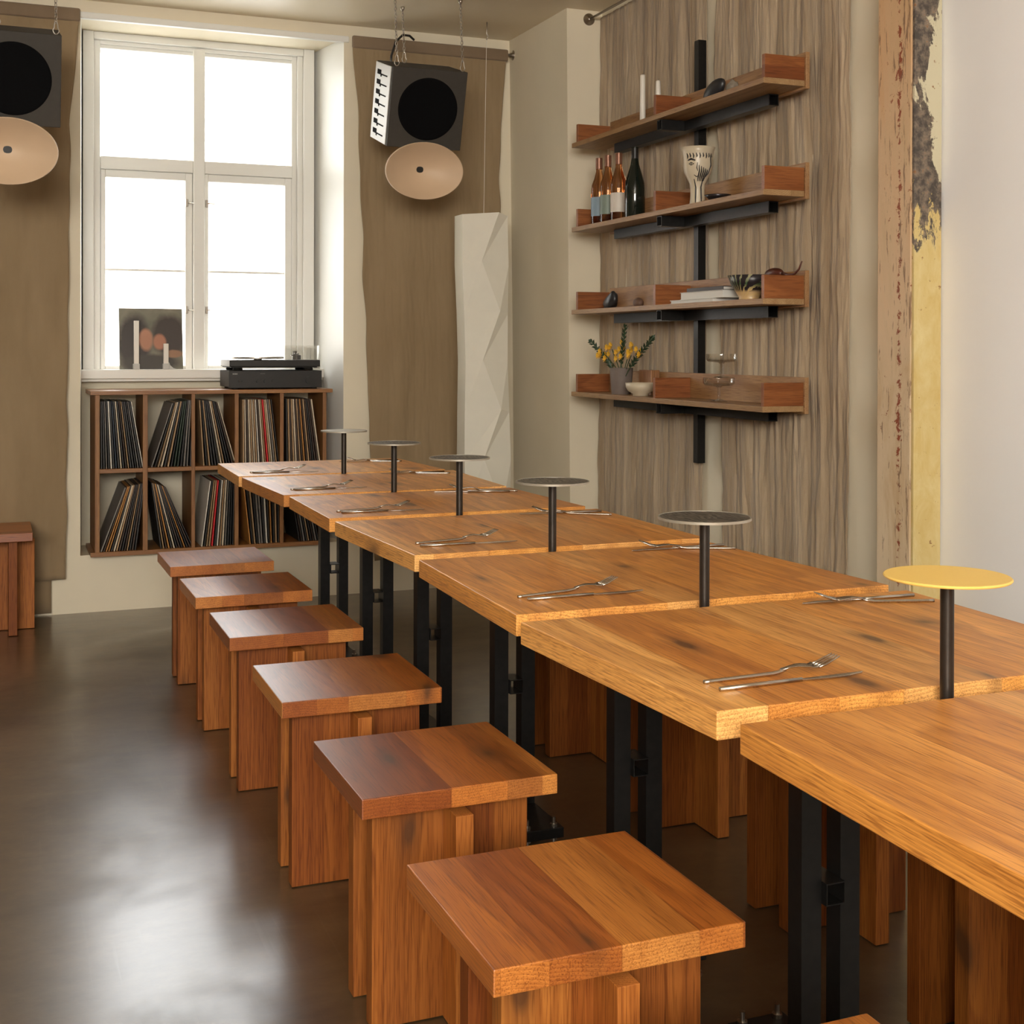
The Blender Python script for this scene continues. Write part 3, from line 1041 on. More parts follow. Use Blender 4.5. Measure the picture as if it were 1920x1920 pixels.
# ---------------------------------------------------------------- wall shelves
post = thing('shelf_post', 'black square steel post on the wall carrying the four wall shelves', 'post', (2.618, 4.525, 0.76))
MB().sqtube((0, 0, 0), (0, 0, 1.68), .034, .003, up=(0, 1, 0)).build('post_tube', M_steel, post)
SZ = [2.135, 1.757, 1.387, 1.020]   # board top heights
SLB = ['top oak wall shelf, holding two candles and a black shell', 'second oak wall shelf, holding wine bottles and a painted goblet',
       'third oak wall shelf, holding books and a patterned bowl', 'lowest oak wall shelf, holding flowers and stacked glasses']


def make_shelf(label, z):
    t = thing('wall_shelf', label, 'shelf', (2.42, 4.54, z), group='oak shelves on the steel post')
    MB().box(0, .165, -.78, .782, -.020, 0, .0012).build('shelf_board', M_shelf, t)
    MB().box(.1655, .182, -.785, .73, -.028, .098, .0012).build('back_board', M_back, t)
    for y in (-.778, -.002, .728):
        MB().box(.006, .165, y, y + .018, 0, .080, .0010).build('divider', M_div, t)
    br = MB().sqtube((.140, -.628, -.041), (.140, .595, -.041), .040, .003).build('support_rail', M_steel, t)
    MB().sqtube((.018, -.010, -.041), (.119, -.010, -.041), .040, .003).build('support_arm', M_steel, t)
    return t


s0 = make_shelf(SLB[0], SZ[0])
for z, lb in zip(SZ[1:], SLB[1:]):
    dup(s0, (2.42, 4.54, z), None, lb)

# ---------------------------------------------------------------- things on the top shelf
z = SZ[0]
for k, (x, y, h, r0, r1, lb) in enumerate([(2.490, 4.772, .195, .0125, .0105, 'tall white candle in a small steel holder, left one on the top shelf'),
                                           (2.500, 4.657, .150, .0145, .0095, 'shorter white candle in a small steel holder, right one on the top shelf')]):
    t = thing('candle', lb, 'candle', (x, y, z), group='candles on the top shelf')
    nn = 14
    prof = [(0, .010)] + [(r0 + (r1 - r0) * i / nn + .0008 * noise.noise(Vector((i, k, 0))), .010 + h * i / nn) for i in range(nn + 1)] + [(r1 * .6, .010 + h + .004), (0, .010 + h + .002)]
    MB().lathe(prof, 18).build('wax', M_candle, t, smooth=True)
    MB().tube([(0, 0, .010 + h), (.001, 0, .018 + h)], .0012, 6).build('wick', M_black, t)
    b = MB()
    b.lathe([(0, 0), (.028, 0), (.030, .004), (.017, .007), (.017, .018), (.0155, .018), (.0155, .009), (0, .009)], 20)
    b.lathe([(0, .003), (.005, .005), (.006, .009), (.004, .013), (0, .014)], 12, c=(-.028, .022, 0))
    b.build('candle_holder', M_chrome, t, smooth=True, auto=50)

b = MB()
bm = bmesh.new()
bmesh.ops.create_icosphere(bm, subdivisions=3, radius=1)
for v in bm.verts:
    v.co = Vector((v.co.x * .022, v.co.y * .060, v.co.z * .036))
    v.co.z += v.co.y * -.35 * (1 if v.co.y > 0 else .9)
    if v.co.z < -.03:
        v.co.z = -.03
b._add(bm)
tag(b.build('shell', M_stone, None, (2.475, 4.175, z + .033), (0, 0, .15), smooth=True), 'black mussel shaped shell leaning on the top shelf', 'shell')
bm = bmesh.new()
bmesh.ops.create_icosphere(bm, subdivisions=3, radius=1)
for v in bm.verts:
    v.co = v.co * (1 + .25 * noise.noise(v.co * 2))
    v.co = Vector((v.co.x * .025, v.co.y * .03, max(v.co.z * .04, -.034)))
b = MB()
b._add(bm)
tag(b.build('rock', M_rock, None, (2.545, 4.165, z + .035), smooth=True), 'small grey rock behind the black shell on the top shelf', 'rock')

# ---------------------------------------------------------------- second shelf: bottles and goblet
z = SZ[1]
M_rose = glass('rose wine glass', (0.80, 0.42, 0.20))
M_gdark = simple('dark green bottle glass', (0.010, 0.014, 0.010), 0.08, 0, 0.2, 10)
M_lblue = simple('pale blue label', (0.22, 0.30, 0.36), 0.5)
M_lgreen = simple('grey green label', (0.20, 0.25, 0.21), 0.5)
M_lwhite = simple('white label', (0.66, 0.60, 0.52), 0.5)


def bottle(x, y, rad, h, body, lab, label, foil, kind=0):
    t = thing('wine_bottle', label, 'bottle', (x, y, z), group='wine bottles on the second shelf')
    if kind == 0:
        pr = [(0, .004), (rad * .5, .006), (rad * .93, 0), (rad, .006), (rad, h * .52), (rad * .93, h * .60), (rad * .62, h * .70), (rad * .40, h * .80), (.0140, h * .86), (.0135, h * .985), (.0145, h * .985), (.0145, h), (0, h)]
    else:
        pr = [(0, .004), (rad * .5, .006), (rad * .93, 0), (rad, .006), (rad, h * .42), (rad * .95, h * .50), (rad * .70, h * .63), (rad * .42, h * .76), (.0145, h * .85), (.0140, h * .985), (.0155, h * .985), (.0155, h), (0, h)]
    MB().lathe(pr, 32).build('glass_body', body, t, smooth=True, auto=60)
    if lab is not None:
        a0, a1, lz0, lz1 = (PI * .62, PI * 1.75, h * .14, h * .42)
        b = bmesh.new()
        g = []
        for zz in (lz0, lz1):
            g.append([b.verts.new((math.cos(a0 + (a1 - a0) * i / 16) * (rad + .0006), math.sin(a0 + (a1 - a0) * i / 16) * (rad + .0006), zz)) for i in range(17)])
        for i in range(16):
            b.faces.new((g[0][i], g[0][i + 1], g[1][i + 1], g[1][i]))
        q = MB()
        q._add(b)
        q.build('paper_label', lab, t, smooth=True)
    MB().lathe([(.0150, h * .84), (.0150, h + .0005), (0, h + .001)], 20).build('foil_cap', foil, t, smooth=True, auto=60)
    return t


bottle(2.500, 5.205, .0350, .300, M_rose, M_lblue, 'rose wine bottle with a blue label, leftmost on the second shelf', M_cork)
bottle(2.500, 5.115, .0350, .300, M_rose, M_lgreen, 'rose wine bottle with a grey green label, second from the left', M_cork)
bottle(2.500, 5.010, .0355, .296, M_rose, M_lwhite, 'amber rose wine bottle with a white label, third from the left', M_cork)
bottle(2.500, 4.860, .0430, .300, M_gdark, None, 'wide dark green wine bottle, rightmost of the four', M_black, 1)

gb = thing('painted_goblet', 'tall cream ceramic goblet with a black painted face and hands', 'goblet', (2.495, 4.330, z))
gp = [(0, .0), (.030, 0), (.032, .004), (.028, .03), (.027, .06), (.030, .085), (.040, .105), (.052, .130), (.0565, .155), (.056, .180), (.060, .205), (.067, .222), (.063, .222), (.055, .200), (.050, .16), (.03, .11), (0, .10)]
MB().lathe(gp, 40).build('goblet_body', M_cream, gb, smooth=True)


def gr(zz):
    for (a, za), (c, zb) in zip(gp[1:12], gp[2:12]):
        if za <= zz <= zb:
            return a + (c - a) * (zz - za) / max(1e-6, zb - za)
    return .06


def stroke(b, pts, r=.0016):
    r = r * 1.5
    out = []
    for a, zz in pts:
        rr = gr(zz) + .0004
        out.append((rr * math.cos(a), rr * math.sin(a), zz))
    b.tube(out, [r * (.5 if i in (0, len(out) - 1) else 1) for i in range(len(out))], 6)


b = MB()
A = math.atan2(-4.33, -2.495)   # towards the viewer's side
for k in range(9):
    a = A - .75 + k * .22
    stroke(b, [(a, .196), (a + .05, .185), (a + .02, .176 + .004 * (k % 2))], .0020)
stroke(b, [(A - .70, .170), (A - .45, .174), (A - .15, .168)], .0030)
stroke(b, [(A - .62, .156), (A - .45, .161), (A - .25, .155), (A - .45, .151), (A - .62, .156)], .0012)
stroke(b, [(A - .46, .157), (A - .42, .155)], .0026)
stroke(b, [(A + .0, .160), (A - .06, .140), (A + .02, .128)], .0014)
for k in range(5):
    a = A + .10 + k * .16
    stroke(b, [(a, .150 - .004 * k), (a + .03, .130), (a - .05, .108), (a - .10, .092)], .0018)
stroke(b, [(A - .35, .10), (A - .25, .07), (A - .28, .03), (A - .25, .004)], .0020)
stroke(b, [(A + .55, .10), (A + .45, .07), (A + .5, .03), (A + .45, .004)], .0020)
stroke(b, [(A + 1.0, .19), (A + 1.05, .15), (A + .9, .12), (A + .6, .10)], .0022)
stroke(b, [(A - .30, .115), (A - .10, .108), (A + .1, .112)], .0014)
b.build('painted_lines', M_ink, gb, smooth=True)
tag(MB().lathe([(0, .004), (.020, .0), (.024, .003), (.040, .018), (.050, .028), (.048, .028), (.036, .018), (.02, .007), (0, .006)], 32).build('small_dish', M_dish, None, (2.500, 4.190, z), smooth=True), 'small dark metal dish beside the painted goblet', 'dish')

# ---------------------------------------------------------------- third shelf
z = SZ[2]
bm = bmesh.new()
bmesh.ops.create_icosphere(bm, subdivisions=3, radius=1)
for v in bm.verts:
    v.co = v.co * (1 + .18 * noise.noise(v.co * 1.7 + Vector((3, 0, 0))))
    v.co = Vector((v.co.x * .026, v.co.y * .050, max(v.co.z * .040, -.028)))
    v.co.z += -v.co.y * .45
    v.co.z = max(v.co.z, -.028)
b = MB()
b._add(bm)
tag(b.build('dark_stone', M_stone, None, (2.495, 5.075, z + .028), smooth=True), 'black pointed stone at the left of the third shelf', 'stone')
bm = bmesh.new()
bmesh.ops.create_icosphere(bm, subdivisions=3, radius=1)
for v in bm.verts:
    v.co = Vector((v.co.x * .02, v.co.y * .030, max(v.co.z * .022, -.018)))
b = MB()
b._add(bm)
tag(b.build('brown_stone', M_stone2, None, (2.51, 4.845, z + .0185), smooth=True), 'small brown pebble left of the middle divider on the third shelf', 'stone')


def book(name, x0, x1, y0, y1, z0, h, cover, label, front=False):
    t = thing(name, label, 'book', ((x0 + x1) / 2, (y0 + y1) / 2, z0), group='books lying on the third shelf')
    hx, hy = (x1 - x0) / 2, (y1 - y0) / 2
    MB().box(-hx + .003, hx, -hy + .004, hy - .004, .0022, h - .0022).build('pages', M_bookw, t)
    MB().box(-hx, hx, -hy, hy, 0, .0020, .0006).box(-hx, hx, -hy, hy, h - .0020, h, .0006).box(*((-hx, -hx + .0018) if front else (hx - .0018, hx)), -hy, hy, 0.0018, h - .0018).build('cover', cover, t)
    return t


book('book', 2.440, 2.575, 4.125, 4.445, z, .014, M_bookw, 'thin white magazine at the bottom of the stack of books')
book('book', 2.450, 2.575, 4.070, 4.385, z + .0142, .028, M_bookw, 'thick white book in the middle of the stack of books')
book('book', 2.455, 2.575, 4.075, 4.340, z + .0424, .014, M_bookd, 'book with a dark cover on top of the stack of books', True)


def mk_fan():
    m = NT('dark bowl with feathered strokes')
    co = m.coord()
    sep = m.t.nodes.new('ShaderNodeSeparateXYZ')
    m.l(co, sep.inputs[0])
    ang = m.math('ARCTAN2', m.math('MULTIPLY', sep.outputs[1], 1.0), m.math('ADD', sep.outputs[2], 0.004))
    wv = m.math('SINE', m.math('MULTIPLY_ADD', ang, 30, m.math('MULTIPLY', m.noise(co, 60, 2), 5)))
    msk = m.ramp(wv, [(0.45, 0.0), (0.62, 1.0)])
    cc = m.ramp(m.math('MULTIPLY_ADD', sep.outputs[2], 11.0, 0.0), [(0.0, (0.62, 0.42, 0.18)), (0.38, (0.60, 0.44, 0.20)), (0.62, (0.05, 0.12, 0.06)), (1.0, (0.42, 0.38, 0.22))])
    base = m.mix(m.ramp(m.math('MULTIPLY_ADD', sep.outputs[2], 11.0, 0.0), [(0.30, 0.0), (0.40, 1.0)]), (0.58, 0.40, 0.20), (0.020, 0.016, 0.020))
    m.setc(m.mix(msk, base, cc))
    m.p(Roughness=0.35)
    return m.m


b = MB()
b.lathe([(0, .0), (.034, 0), (.036, .006), (.034, .010), (.045, .030), (.062, .058), (.074, .088), (.071, .088), (.058, .058), (.040, .030), (0, .016)], 40, sy=1.15)
tag(b.build('patterned_bowl', mk_fan(), None, (2.492, 3.960, z), smooth=True), 'bowl with dark, green and yellow feathered strokes beside the books', 'bowl')
hb = thing('dried_gourd', 'dark red brown dried pod with a curled stem at the right of the third shelf', 'dried pod', (2.560, 3.905, z + .081))
M_pod = simple('dried dark pod', (0.09, 0.022, 0.012), 0.35, 0, 0.3, 30)
bm = bmesh.new()
bmesh.ops.create_icosphere(bm, subdivisions=3, radius=1)
for v in bm.verts:
    v.co = Vector((v.co.x * .022, v.co.y * .052, v.co.z * .021 + .012))
b = MB()
b._add(bm)
b.build('pod', M_pod, hb, smooth=True)
MB().tube([(0, -.045, .012), (0, -.085, .004), (0, -.120, .004), (0, -.150, .020), (0, -.168, .046)], [.006, .0045, .004, .0035, .002], 8).build('stem', M_pod, hb, smooth=True)

# ---------------------------------------------------------------- lowest shelf: flowers, bowl, block, glasses
z = SZ[3]
fl = thing('flower_vase', 'grey brown stoneware vase with yellow flowers on the lowest shelf', 'vase', (2.492, 4.965, z))
MB().lathe([(0, 0), (.040, 0), (.042, .004), (.046, .060), (.050, .112), (.046, .112), (.042, .060), (.038, .008), (0, .008)], 32).build('vase_body', M_grey_clay, fl, smooth=True, auto=60)
rr = random.Random(4)
tips = [((0.0, .300, .225), 1), ((0.0, -.275, .235), 1), ((.01, -.015, .285), 1), ((-.01, .13, .165), 0), ((0, .09, .19), 0), ((.01, -.06, .19), 0), ((-.02, -.13, .165), 0), ((.02, .03, .20), 0), ((-.02, -.02, .165), 0), ((0, .17, .145), 0), ((0, -.17, .17), 0)]
for (tx, ty, tz), kind in tips:
    p0 = Vector((rr.uniform(-.012, .012), rr.uniform(-.015, .015), .03))
    p3 = Vector((tx, ty, tz))
    p1 = p0 + Vector((0, ty * .12, .07))
    p2 = p0.lerp(p3, .55) + Vector((0, 0, .02))
    pts = []
    for i in range(11):
        t_ = i / 10
        pts.append(p0 * (1 - t_) ** 3 + p1 * 3 * t_ * (1 - t_) ** 2 + p2 * 3 * t_ ** 2 * (1 - t_) + p3 * t_ ** 3)
    st = MB().tube(pts, .0022, 6).build('stem', M_leaf2, fl, smooth=True)
    b = MB()
    if kind:
        # a spike thick with short overlapping leaves
        for i in range(4, 11):
            for k in range(9):
                c = pts[i] if i == 10 else pts[i].lerp(pts[i + 1], k / 9)
                a = k * 2.4 + i
                d = (pts[min(i + 1, 10)] - pts[i - 1]).normalized()
                u = d.orthogonal().normalized()
                w_ = d.cross(u)
                rd_ = (u * math.cos(a) + w_ * math.sin(a))
                L = .022 * (1 - .4 * (i == 10))
                e = c + rd_ * L * .75 + d * L * .9
                sd = rd_.cross(d) * .0055
                bm = bmesh.new()
                vv = [bm.verts.new(q) for q in (c, c.lerp(e, .5) + sd, e, c.lerp(e, .5) - sd)]
                bm.faces.new(vv)
                b._add(bm)
        o = b.build('leaves', M_leaf, st)
    else:
        for k in range(3):
            b = MB()
            c = p3 + Vector((rr.uniform(-.02, .02), rr.uniform(-.03, .03), rr.uniform(-.02, .02)))
            for q in range(8):
                a = q * PI / 4
                dr = Vector((-.5, math.cos(a), math.sin(a))).normalized()
                e = c + dr * .020
                sd = Vector((.5, -math.sin(a), math.cos(a))).normalized() * .007
                bm = bmesh.new()
                bm.faces.new([bm.verts.new(v) for v in (c, c.lerp(e, .6) + sd, e, c.lerp(e, .6) - sd)])
                b._add(bm)
            b.build('blossom', M_petal, st)
tag(MB().lathe([(0, .006), (.028, .006), (.028, 0), (.032, 0), (.033, .010), (.052, .020), (.061, .036), (.063, .054), (.060, .054), (.056, .036), (.045, .024), (0, .016)], 40).build('cream_bowl', M_cream, None, (2.480, 4.765, z), smooth=True), 'cream ceramic bowl next to the flower vase', 'bowl')
tag(MB().box(-.02, .02, -.055, .055, 0, .105, .002).build('wood_block', M_block, None, (2.562, 4.845, z)), 'small wooden block standing behind the cream bowl', 'wooden block')
cp = [(0, .003), (.030, 0), (.033, .002), (.020, .006), (.0055, .010), (.0050, .050), (.012, .056), (.050, .060), (.058, .068), (.058, .088), (.0565, .088), (.0565, .070), (.048, .063), (.010, .060), (0, .060)]
g1 = MB().lathe(cp, 40).build('glass_coupe', M_glass, None, (2.495, 4.170, z), smooth=True, auto=70)
tag(g1, 'clear footed glass dish standing on the lowest shelf', 'glass', 'stacked footed glasses')
g2 = MB().lathe(cp, 40).build('glass_coupe', M_glass, None, (2.495, 4.150, z + .0885), smooth=True, auto=70)
tag(g2, 'clear footed glass dish stacked on top of the other', 'glass', 'stacked footed glasses')

# ---------------------------------------------------------------- paper lamp hanging in the corner
lamp = thing('paper_lamp', 'tall white folded paper lamp hanging in the corner by a thread', 'lamp', (2.20, 5.86, 0.44))
NL = 6
H = 1.41
bm = bmesh.new()
rings = []
hw = .113
for k in range(NL + 1):
    t_ = k / NL
    zz = H * t_
    s_ = 1.0 + .05 * math.sin(t_ * 9)
    cxo = -.012 + .02 * (1 - t_)
    fo_ = [0.50, -0.30][k % 2]
    # four outer corners plus a front fold point that swings from side to side
    pts = [(-hw * s_ + cxo, -.05), (fo_ * hw + cxo, -.090), (hw * s_ + cxo, -.05), (hw * s_ + cxo, .06), (fo_ * -hw + cxo, .085), (-hw * s_ + cxo, .06)]
    rings.append([bm.verts.new((x, y, zz + (.012 if (i == 1) else 0))) for i, (x, y) in enumerate(pts)])
for a, c in zip(rings, rings[1:]):
    for i in range(6):
        j = (i + 1) % 6
        bm.faces.new((a[i], a[j], c[j]))
        bm.faces.new((a[i], c[j], c[i]))
bmesh.ops.recalc_face_normals(bm, faces=bm.faces)
b = MB()
b._add(bm)
ps = b.build('paper_shade', M_paper, lamp)
md = ps.modifiers.new('paper', 'SOLIDIFY')
md.thickness = .0012
MB().box(-.105, .105, -.05, .06, H - .004, H + .001).build('top_card', M_paper, lamp)
MB().tube([(0, 0, H), (.02, .02, H + .86)], .0012, 6).build('hanging_thread', M_candle, lamp)
MB().tube([(.02, .02, H + .855), (.028, .02, H + .87), (.02, .02, H + .885), (.022, .02, H + .91), (.022, .02, 2.79 - .44)], .003, 6).build('ceiling_hook', M_chrome, lamp, smooth=True)

# ---------------------------------------------------------------- hanging loudspeakers


def chain(b, p0, p1, lk=.020, r=.0016):
    p0, p1 = Vector(p0), Vector(p1)
    d = p1 - p0
    n = max(2, int(d.length / (lk * .76)))
    d.normalize()
    u = d.orthogonal().normalized()
    v = d.cross(u)
    for i in range(n):
        c = p0.lerp(p1, (i + .5) / n)
        s = u if i % 2 == 0 else v
        pts = []
        for k in range(10):
            a = 2 * PI * k / 10
            pts.append(c + d * (math.cos(a) * lk * .5) + s * (math.sin(a) * lk * .27))
        b.tube(pts, r, 5, closed=True)
    return b


def carabiner(b, c, h=.05):
    c = Vector(c)
    pts = []
    for k in range(16):
        a = 2 * PI * k / 16
        w_ = .010 * (1.25 if math.sin(a) < 0 else .7)
        pts.append(c + Vector((math.cos(a) * w_, 0, math.sin(a) * h / 2)))
    b.tube(pts, .0022, 6, closed=True)


def make_speaker(label, cx, cy, cz, tilt=17):
    """cx,cy,cz = centre of the front board"""
    t = thing('hanging_speaker', label, 'speaker', (cx, cy, cz), group='loudspeakers hanging on chains')
    TM = Matrix.Rotation(math.radians(tilt), 4, 'X')
    W2, H2, D = .176, .178, .27
    MB().box(-W2, W2, .012, D, -H2, H2, .004, M=TM).build('cabinet', M_baffle, t)
    MB().box(-W2, W2, -.004, .0115, -H2, H2, .003, M=TM).build('front_board', M_baffle, t)
    MB().lathe([(.140, 0), (.140, .0020), (.136, .0035), (.128, .0030), (.120, .0012), (0, .0012)], 56, M=TM @ Matrix.Translation((0.002, -.004, 0)) @ Matrix.Rotation(PI / 2, 4, 'X')).build('woofer', M_cone, t, smooth=True, auto=50)
    sp = MB().box(-W2 - .005, -W2 - .0005, .014, D - .006, -H2 + .004, H2 - .004, .001, M=TM).build('side_panel', M_whitep, t)
    b = MB()
    for k in range(7):
        zz = H2 - .050 - k * .0445
        b.box(-W2 - .0066, -W2 - .0042, .165, .225, zz - .006, zz + .016, M=TM)
        b.box(-W2 - .0066, -W2 - .0042, .060, .170, zz - .006, zz + .000, M=TM)
        b.box(-W2 - .0066, -W2 - .0042, .155, .170, zz - .014, zz + .000, M=TM)
    b.build('vent_slots', M_cone, sp)
    # elliptical horn bolted under the cabinet
    hp = []
    for i in range(15):
        q = i / 14
        hp.append((.016 + .162 * q, .075 * q ** 1.5))
    hp += [(.182, .078), (.184, .069), (.175, .060)]
    for i in range(8):
        q = 1 - i / 7
        hp.append((.020 + .150 * q, -.012 + .068 * q ** 1.5))
    HM = Matrix.Translation((-.018, .05, -H2 - .090)) @ Matrix.Rotation(math.radians(90 + 12), 4, 'X')
    MB().lathe(hp, 64, M=HM, sy=.70).build('horn', M_horn, t, smooth=True)
    hd = MB().lathe([(0, .0025), (.0165, .0025), (.0165, -.03), (0, -.03)], 24, M=HM @ Matrix.Translation((0, 0, -.002))).build('horn_throat', M_black, t, smooth=True, auto=50)
    MB().lathe([(0, -.02), (.035, -.02), (.045, -.12), (.040, -.16), (0, -.16)], 24, M=HM).box(-.04, .01, .06, .12, -H2 - .16, -H2 - .005).build('horn_driver', M_black, t, smooth=True, auto=40)
    ceil = CZ - cz
    for (ax, ay) in ((-.155, .012), (.155, .012), (-.055, .235)):
        b = MB()
        base = TM @ Vector((ax, ay, H2))
        carabiner(b, base + Vector((0, 0, .026)))
        chain(b, base + Vector((0, 0, .045)), (base.x, base.y + .03, ceil - .015))
        b.lathe([(0, 0), (.010, 0), (.010, -.008), (.004, -.02), (0, -.02)], 12, c=(base.x, base.y + .03, ceil))
        b.build('chain', M_chrome, t, smooth=True)
    c = TM @ Vector((-.11, .26, H2 - .03))
    MB().tube([c, c + Vector((.005, .01, .06)), c + Vector((.03, .02, .13)), c + Vector((.065, .025, .165)), c + Vector((.10, .03, .165)), c + Vector((.125, .04, .15))], .0055, 8).build('cable', M_black, t, smooth=True)
    return t


make_speaker('black speaker hanging on chains with a pale oval horn, right of the window', 1.828, 5.60, 2.295)
make_speaker('black speaker hanging on chains with a pale oval horn, cut off at the left edge', 0.075, 5.36, 2.250)

# ---------------------------------------------------------------- record shelf in the window niche
K = .992


def sx(v):
    return v * K


def sz(v):
    return 1.22 + (v - 1.22) * K


SY0, SY1 = 6.150, 6.470
zt, zm, zb = sz(1.015), sz(.657), sz(.277)
ox, oz = 0.975, sz(.262)
cs = thing('record_shelf', 'oak record shelf with ten open compartments in the niche under the window', 'shelf', (ox, SY0, oz))


def R_(b, x0, x1, z0, z1, y0=0.0, y1=SY1 - SY0, bev=.0012):
    return b.box(x0 - ox, x1 - ox, y0, y1, z0 - oz, z1 - oz, bev)


R_(MB(), sx(.416), sx(1.54), zt - .018, zt, -.012).build('top_board', M_caseh, cs)
R_(MB(), sx(.418), sx(1.52), zb - .020, zb).build('bottom_board', M_caseh, cs)
cols = [(.437, .458), (.648, .670), (.868, .885), (1.069, 1.088), (1.285, 1.303), (1.494, 1.512)]
for i, (a, c) in enumerate(cols):
    R_(MB(), sx(a), sx(c), zb, zt - .018).build('side_panel' if i in (0, 5) else 'divider', M_case, cs)
for (a, c), (d, e) in zip(cols, cols[1:]):
    R_(MB(), sx(c), sx(d), zm - .019, zm).build('middle_board', M_caseh, cs)


# records: (px->X) helper built from the compartment measurements
def pxX(p):
    return (.437 + (p - 178) * .002475) * K


COLS = {'black': (0.020, 0.018, 0.017), 'dark brown': (0.055, 0.030, 0.018), 'tan': (0.42, 0.27, 0.14), 'cream': (0.62, 0.52, 0.38), 'grey': (0.20, 0.18, 0.16),
        'orange': (0.50, 0.22, 0.05), 'red': (0.60, 0.010, 0.015), 'dark green': (0.03, 0.05, 0.03), 'dark blue': (0.03, 0.045, 0.07), 'white': (0.68, 0.64, 0.56)}
RM = {k: simple(k + ' record sleeve', v, 0.45, 0, 0.12, 50) for k, v in COLS.items()}
SETS = [
    # name, row z, n, bottoms px, tops px, palette
    ('top left', zm, 18, (190, 264), (189, 243), ['black', 'black', 'grey', 'black', 'white', 'black', 'dark blue', 'black', 'cream', 'black', 'dark brown', 'tan', 'black']),
    ('second top', zm, 14, (280, 357), (318, 358), ['grey', 'black', 'tan', 'cream', 'black', 'tan', 'black', 'dark green', 'dark green', 'black', 'grey']),
    ('third top', zm, 12, (376, 436), (368, 402), ['tan', 'black', 'tan', 'black', 'black', 'black', 'cream', 'tan', 'black', 'black', 'dark brown', 'cream']),
    ('fourth top', zm, 17, (451, 519), (450, 504), ['tan', 'cream', 'dark brown', 'cream', 'tan', 'cream', 'tan', 'white', 'dark brown', 'cream', 'tan', 'red', 'tan', 'cream', 'grey', 'tan', 'black']),
    ('top right', zm, 16, (536, 600), (534, 583), ['black', 'tan', 'dark brown', 'tan', 'cream', 'dark brown', 'tan', 'dark brown', 'orange', 'dark brown', 'tan', 'dark brown', 'black', 'dark brown', 'dark brown', 'cream']),
    ('bottom left', zb, 14, (189, 250), (232, 266), ['grey', 'dark brown', 'orange', 'orange', 'black', 'cream', 'tan', 'dark brown', 'black', 'dark brown', 'tan', 'black', 'dark brown', 'black']),
    ('second bottom', zb, 13, (297, 355), (280, 305), ['black', 'tan', 'dark brown', 'orange', 'black', 'cream', 'black', 'dark brown', 'black', 'orange', 'black', 'dark brown', 'black']),
    ('third bottom', zb, 14, (372, 436), (388, 437), ['white', 'black', 'tan', 'tan', 'red', 'black', 'white', 'tan', 'cream', 'grey', 'black', 'black', 'black', 'black']),
    ('fourth bottom', zb, 13, (464, 519), (450, 517), ['orange', 'black', 'tan', 'black', 'grey', 'grey', 'black', 'white', 'black', 'orange', 'black', 'tan', 'black']),
    ('bottom right', zb, 9, (560, 597), (540, 572), ['black', 'dark brown', 'grey', 'black', 'tan', 'black', 'dark brown', 'grey', 'black']),
]
PLACE = {'top left': 'top left compartment', 'second top': 'upper second compartment', 'third top': 'upper middle compartment', 'fourth top': 'upper fourth compartment',
         'top right': 'top right compartment', 'bottom left': 'bottom left compartment', 'second bottom': 'lower second compartment', 'third bottom': 'bottom middle compartment',
         'fourth bottom': 'lower fourth compartment', 'bottom right': 'bottom right compartment'}
ORD = ['first', 'second', 'third', 'fourth', 'fifth', 'sixth', 'seventh', 'eighth', 'ninth', 'tenth', 'eleventh', 'twelfth', 'thirteenth', 'fourteenth', 'fifteenth', 'sixteenth', 'seventeenth', 'eighteenth']
LPH = .307
rec_mesh = {}


def rec_me(col, th):
    key = (col, th)
    if key not in rec_mesh:
        b = MB().box(-th / 2, th / 2, 0, .30, 0, LPH, .0005)
        me = bpy.data.meshes.new('record_sleeve')
        b.bm.to_mesh(me)
        b.bm.free()
        me.materials.append(RM[col])
        rec_mesh[key] = me
    return rec_mesh[key]


rr = random.Random(12)
for name, z0, n, bt, tp, pal in SETS:
    for i in range(n):
        s_ = i / (n - 1)
        xb = pxX(bt[0] + (bt[1] - bt[0]) * s_)
        xt = pxX(tp[0] + (tp[1] - tp[0]) * s_)
        an = math.asin(max(-.6, min(.6, (xt - xb) / LPH)))
        col = pal[i % len(pal)]
        sp_ = min(abs(pxX(bt[1]) - pxX(bt[0])), abs(pxX(tp[1]) - pxX(tp[0]))) / (n - 1) * math.cos(an)
        th = round(min(rr.choice((.0035, .0045, .0055)) if col != 'red' else .006, sp_ * .92), 4)
        o = link('record_sleeve', rec_me(col, th), None, None, (xb, SY0 + rr.uniform(.006, .014), z0 + abs(math.sin(an)) * th / 2 + .0008), (0, an, 0))
        tag(o, '%s record sleeve from the left in the %s, %s spine' % (ORD[i], PLACE[name], col), 'record', 'records in the ' + PLACE[name])
        if col == 'red' and name == 'fourth top':
            o['label'] = 'bright red record sleeve, the only red one in the top row'
            ob_red = o
        if col == 'red' and name == 'third bottom':
            o['label'] = 'red record sleeve in the bottom middle compartment'

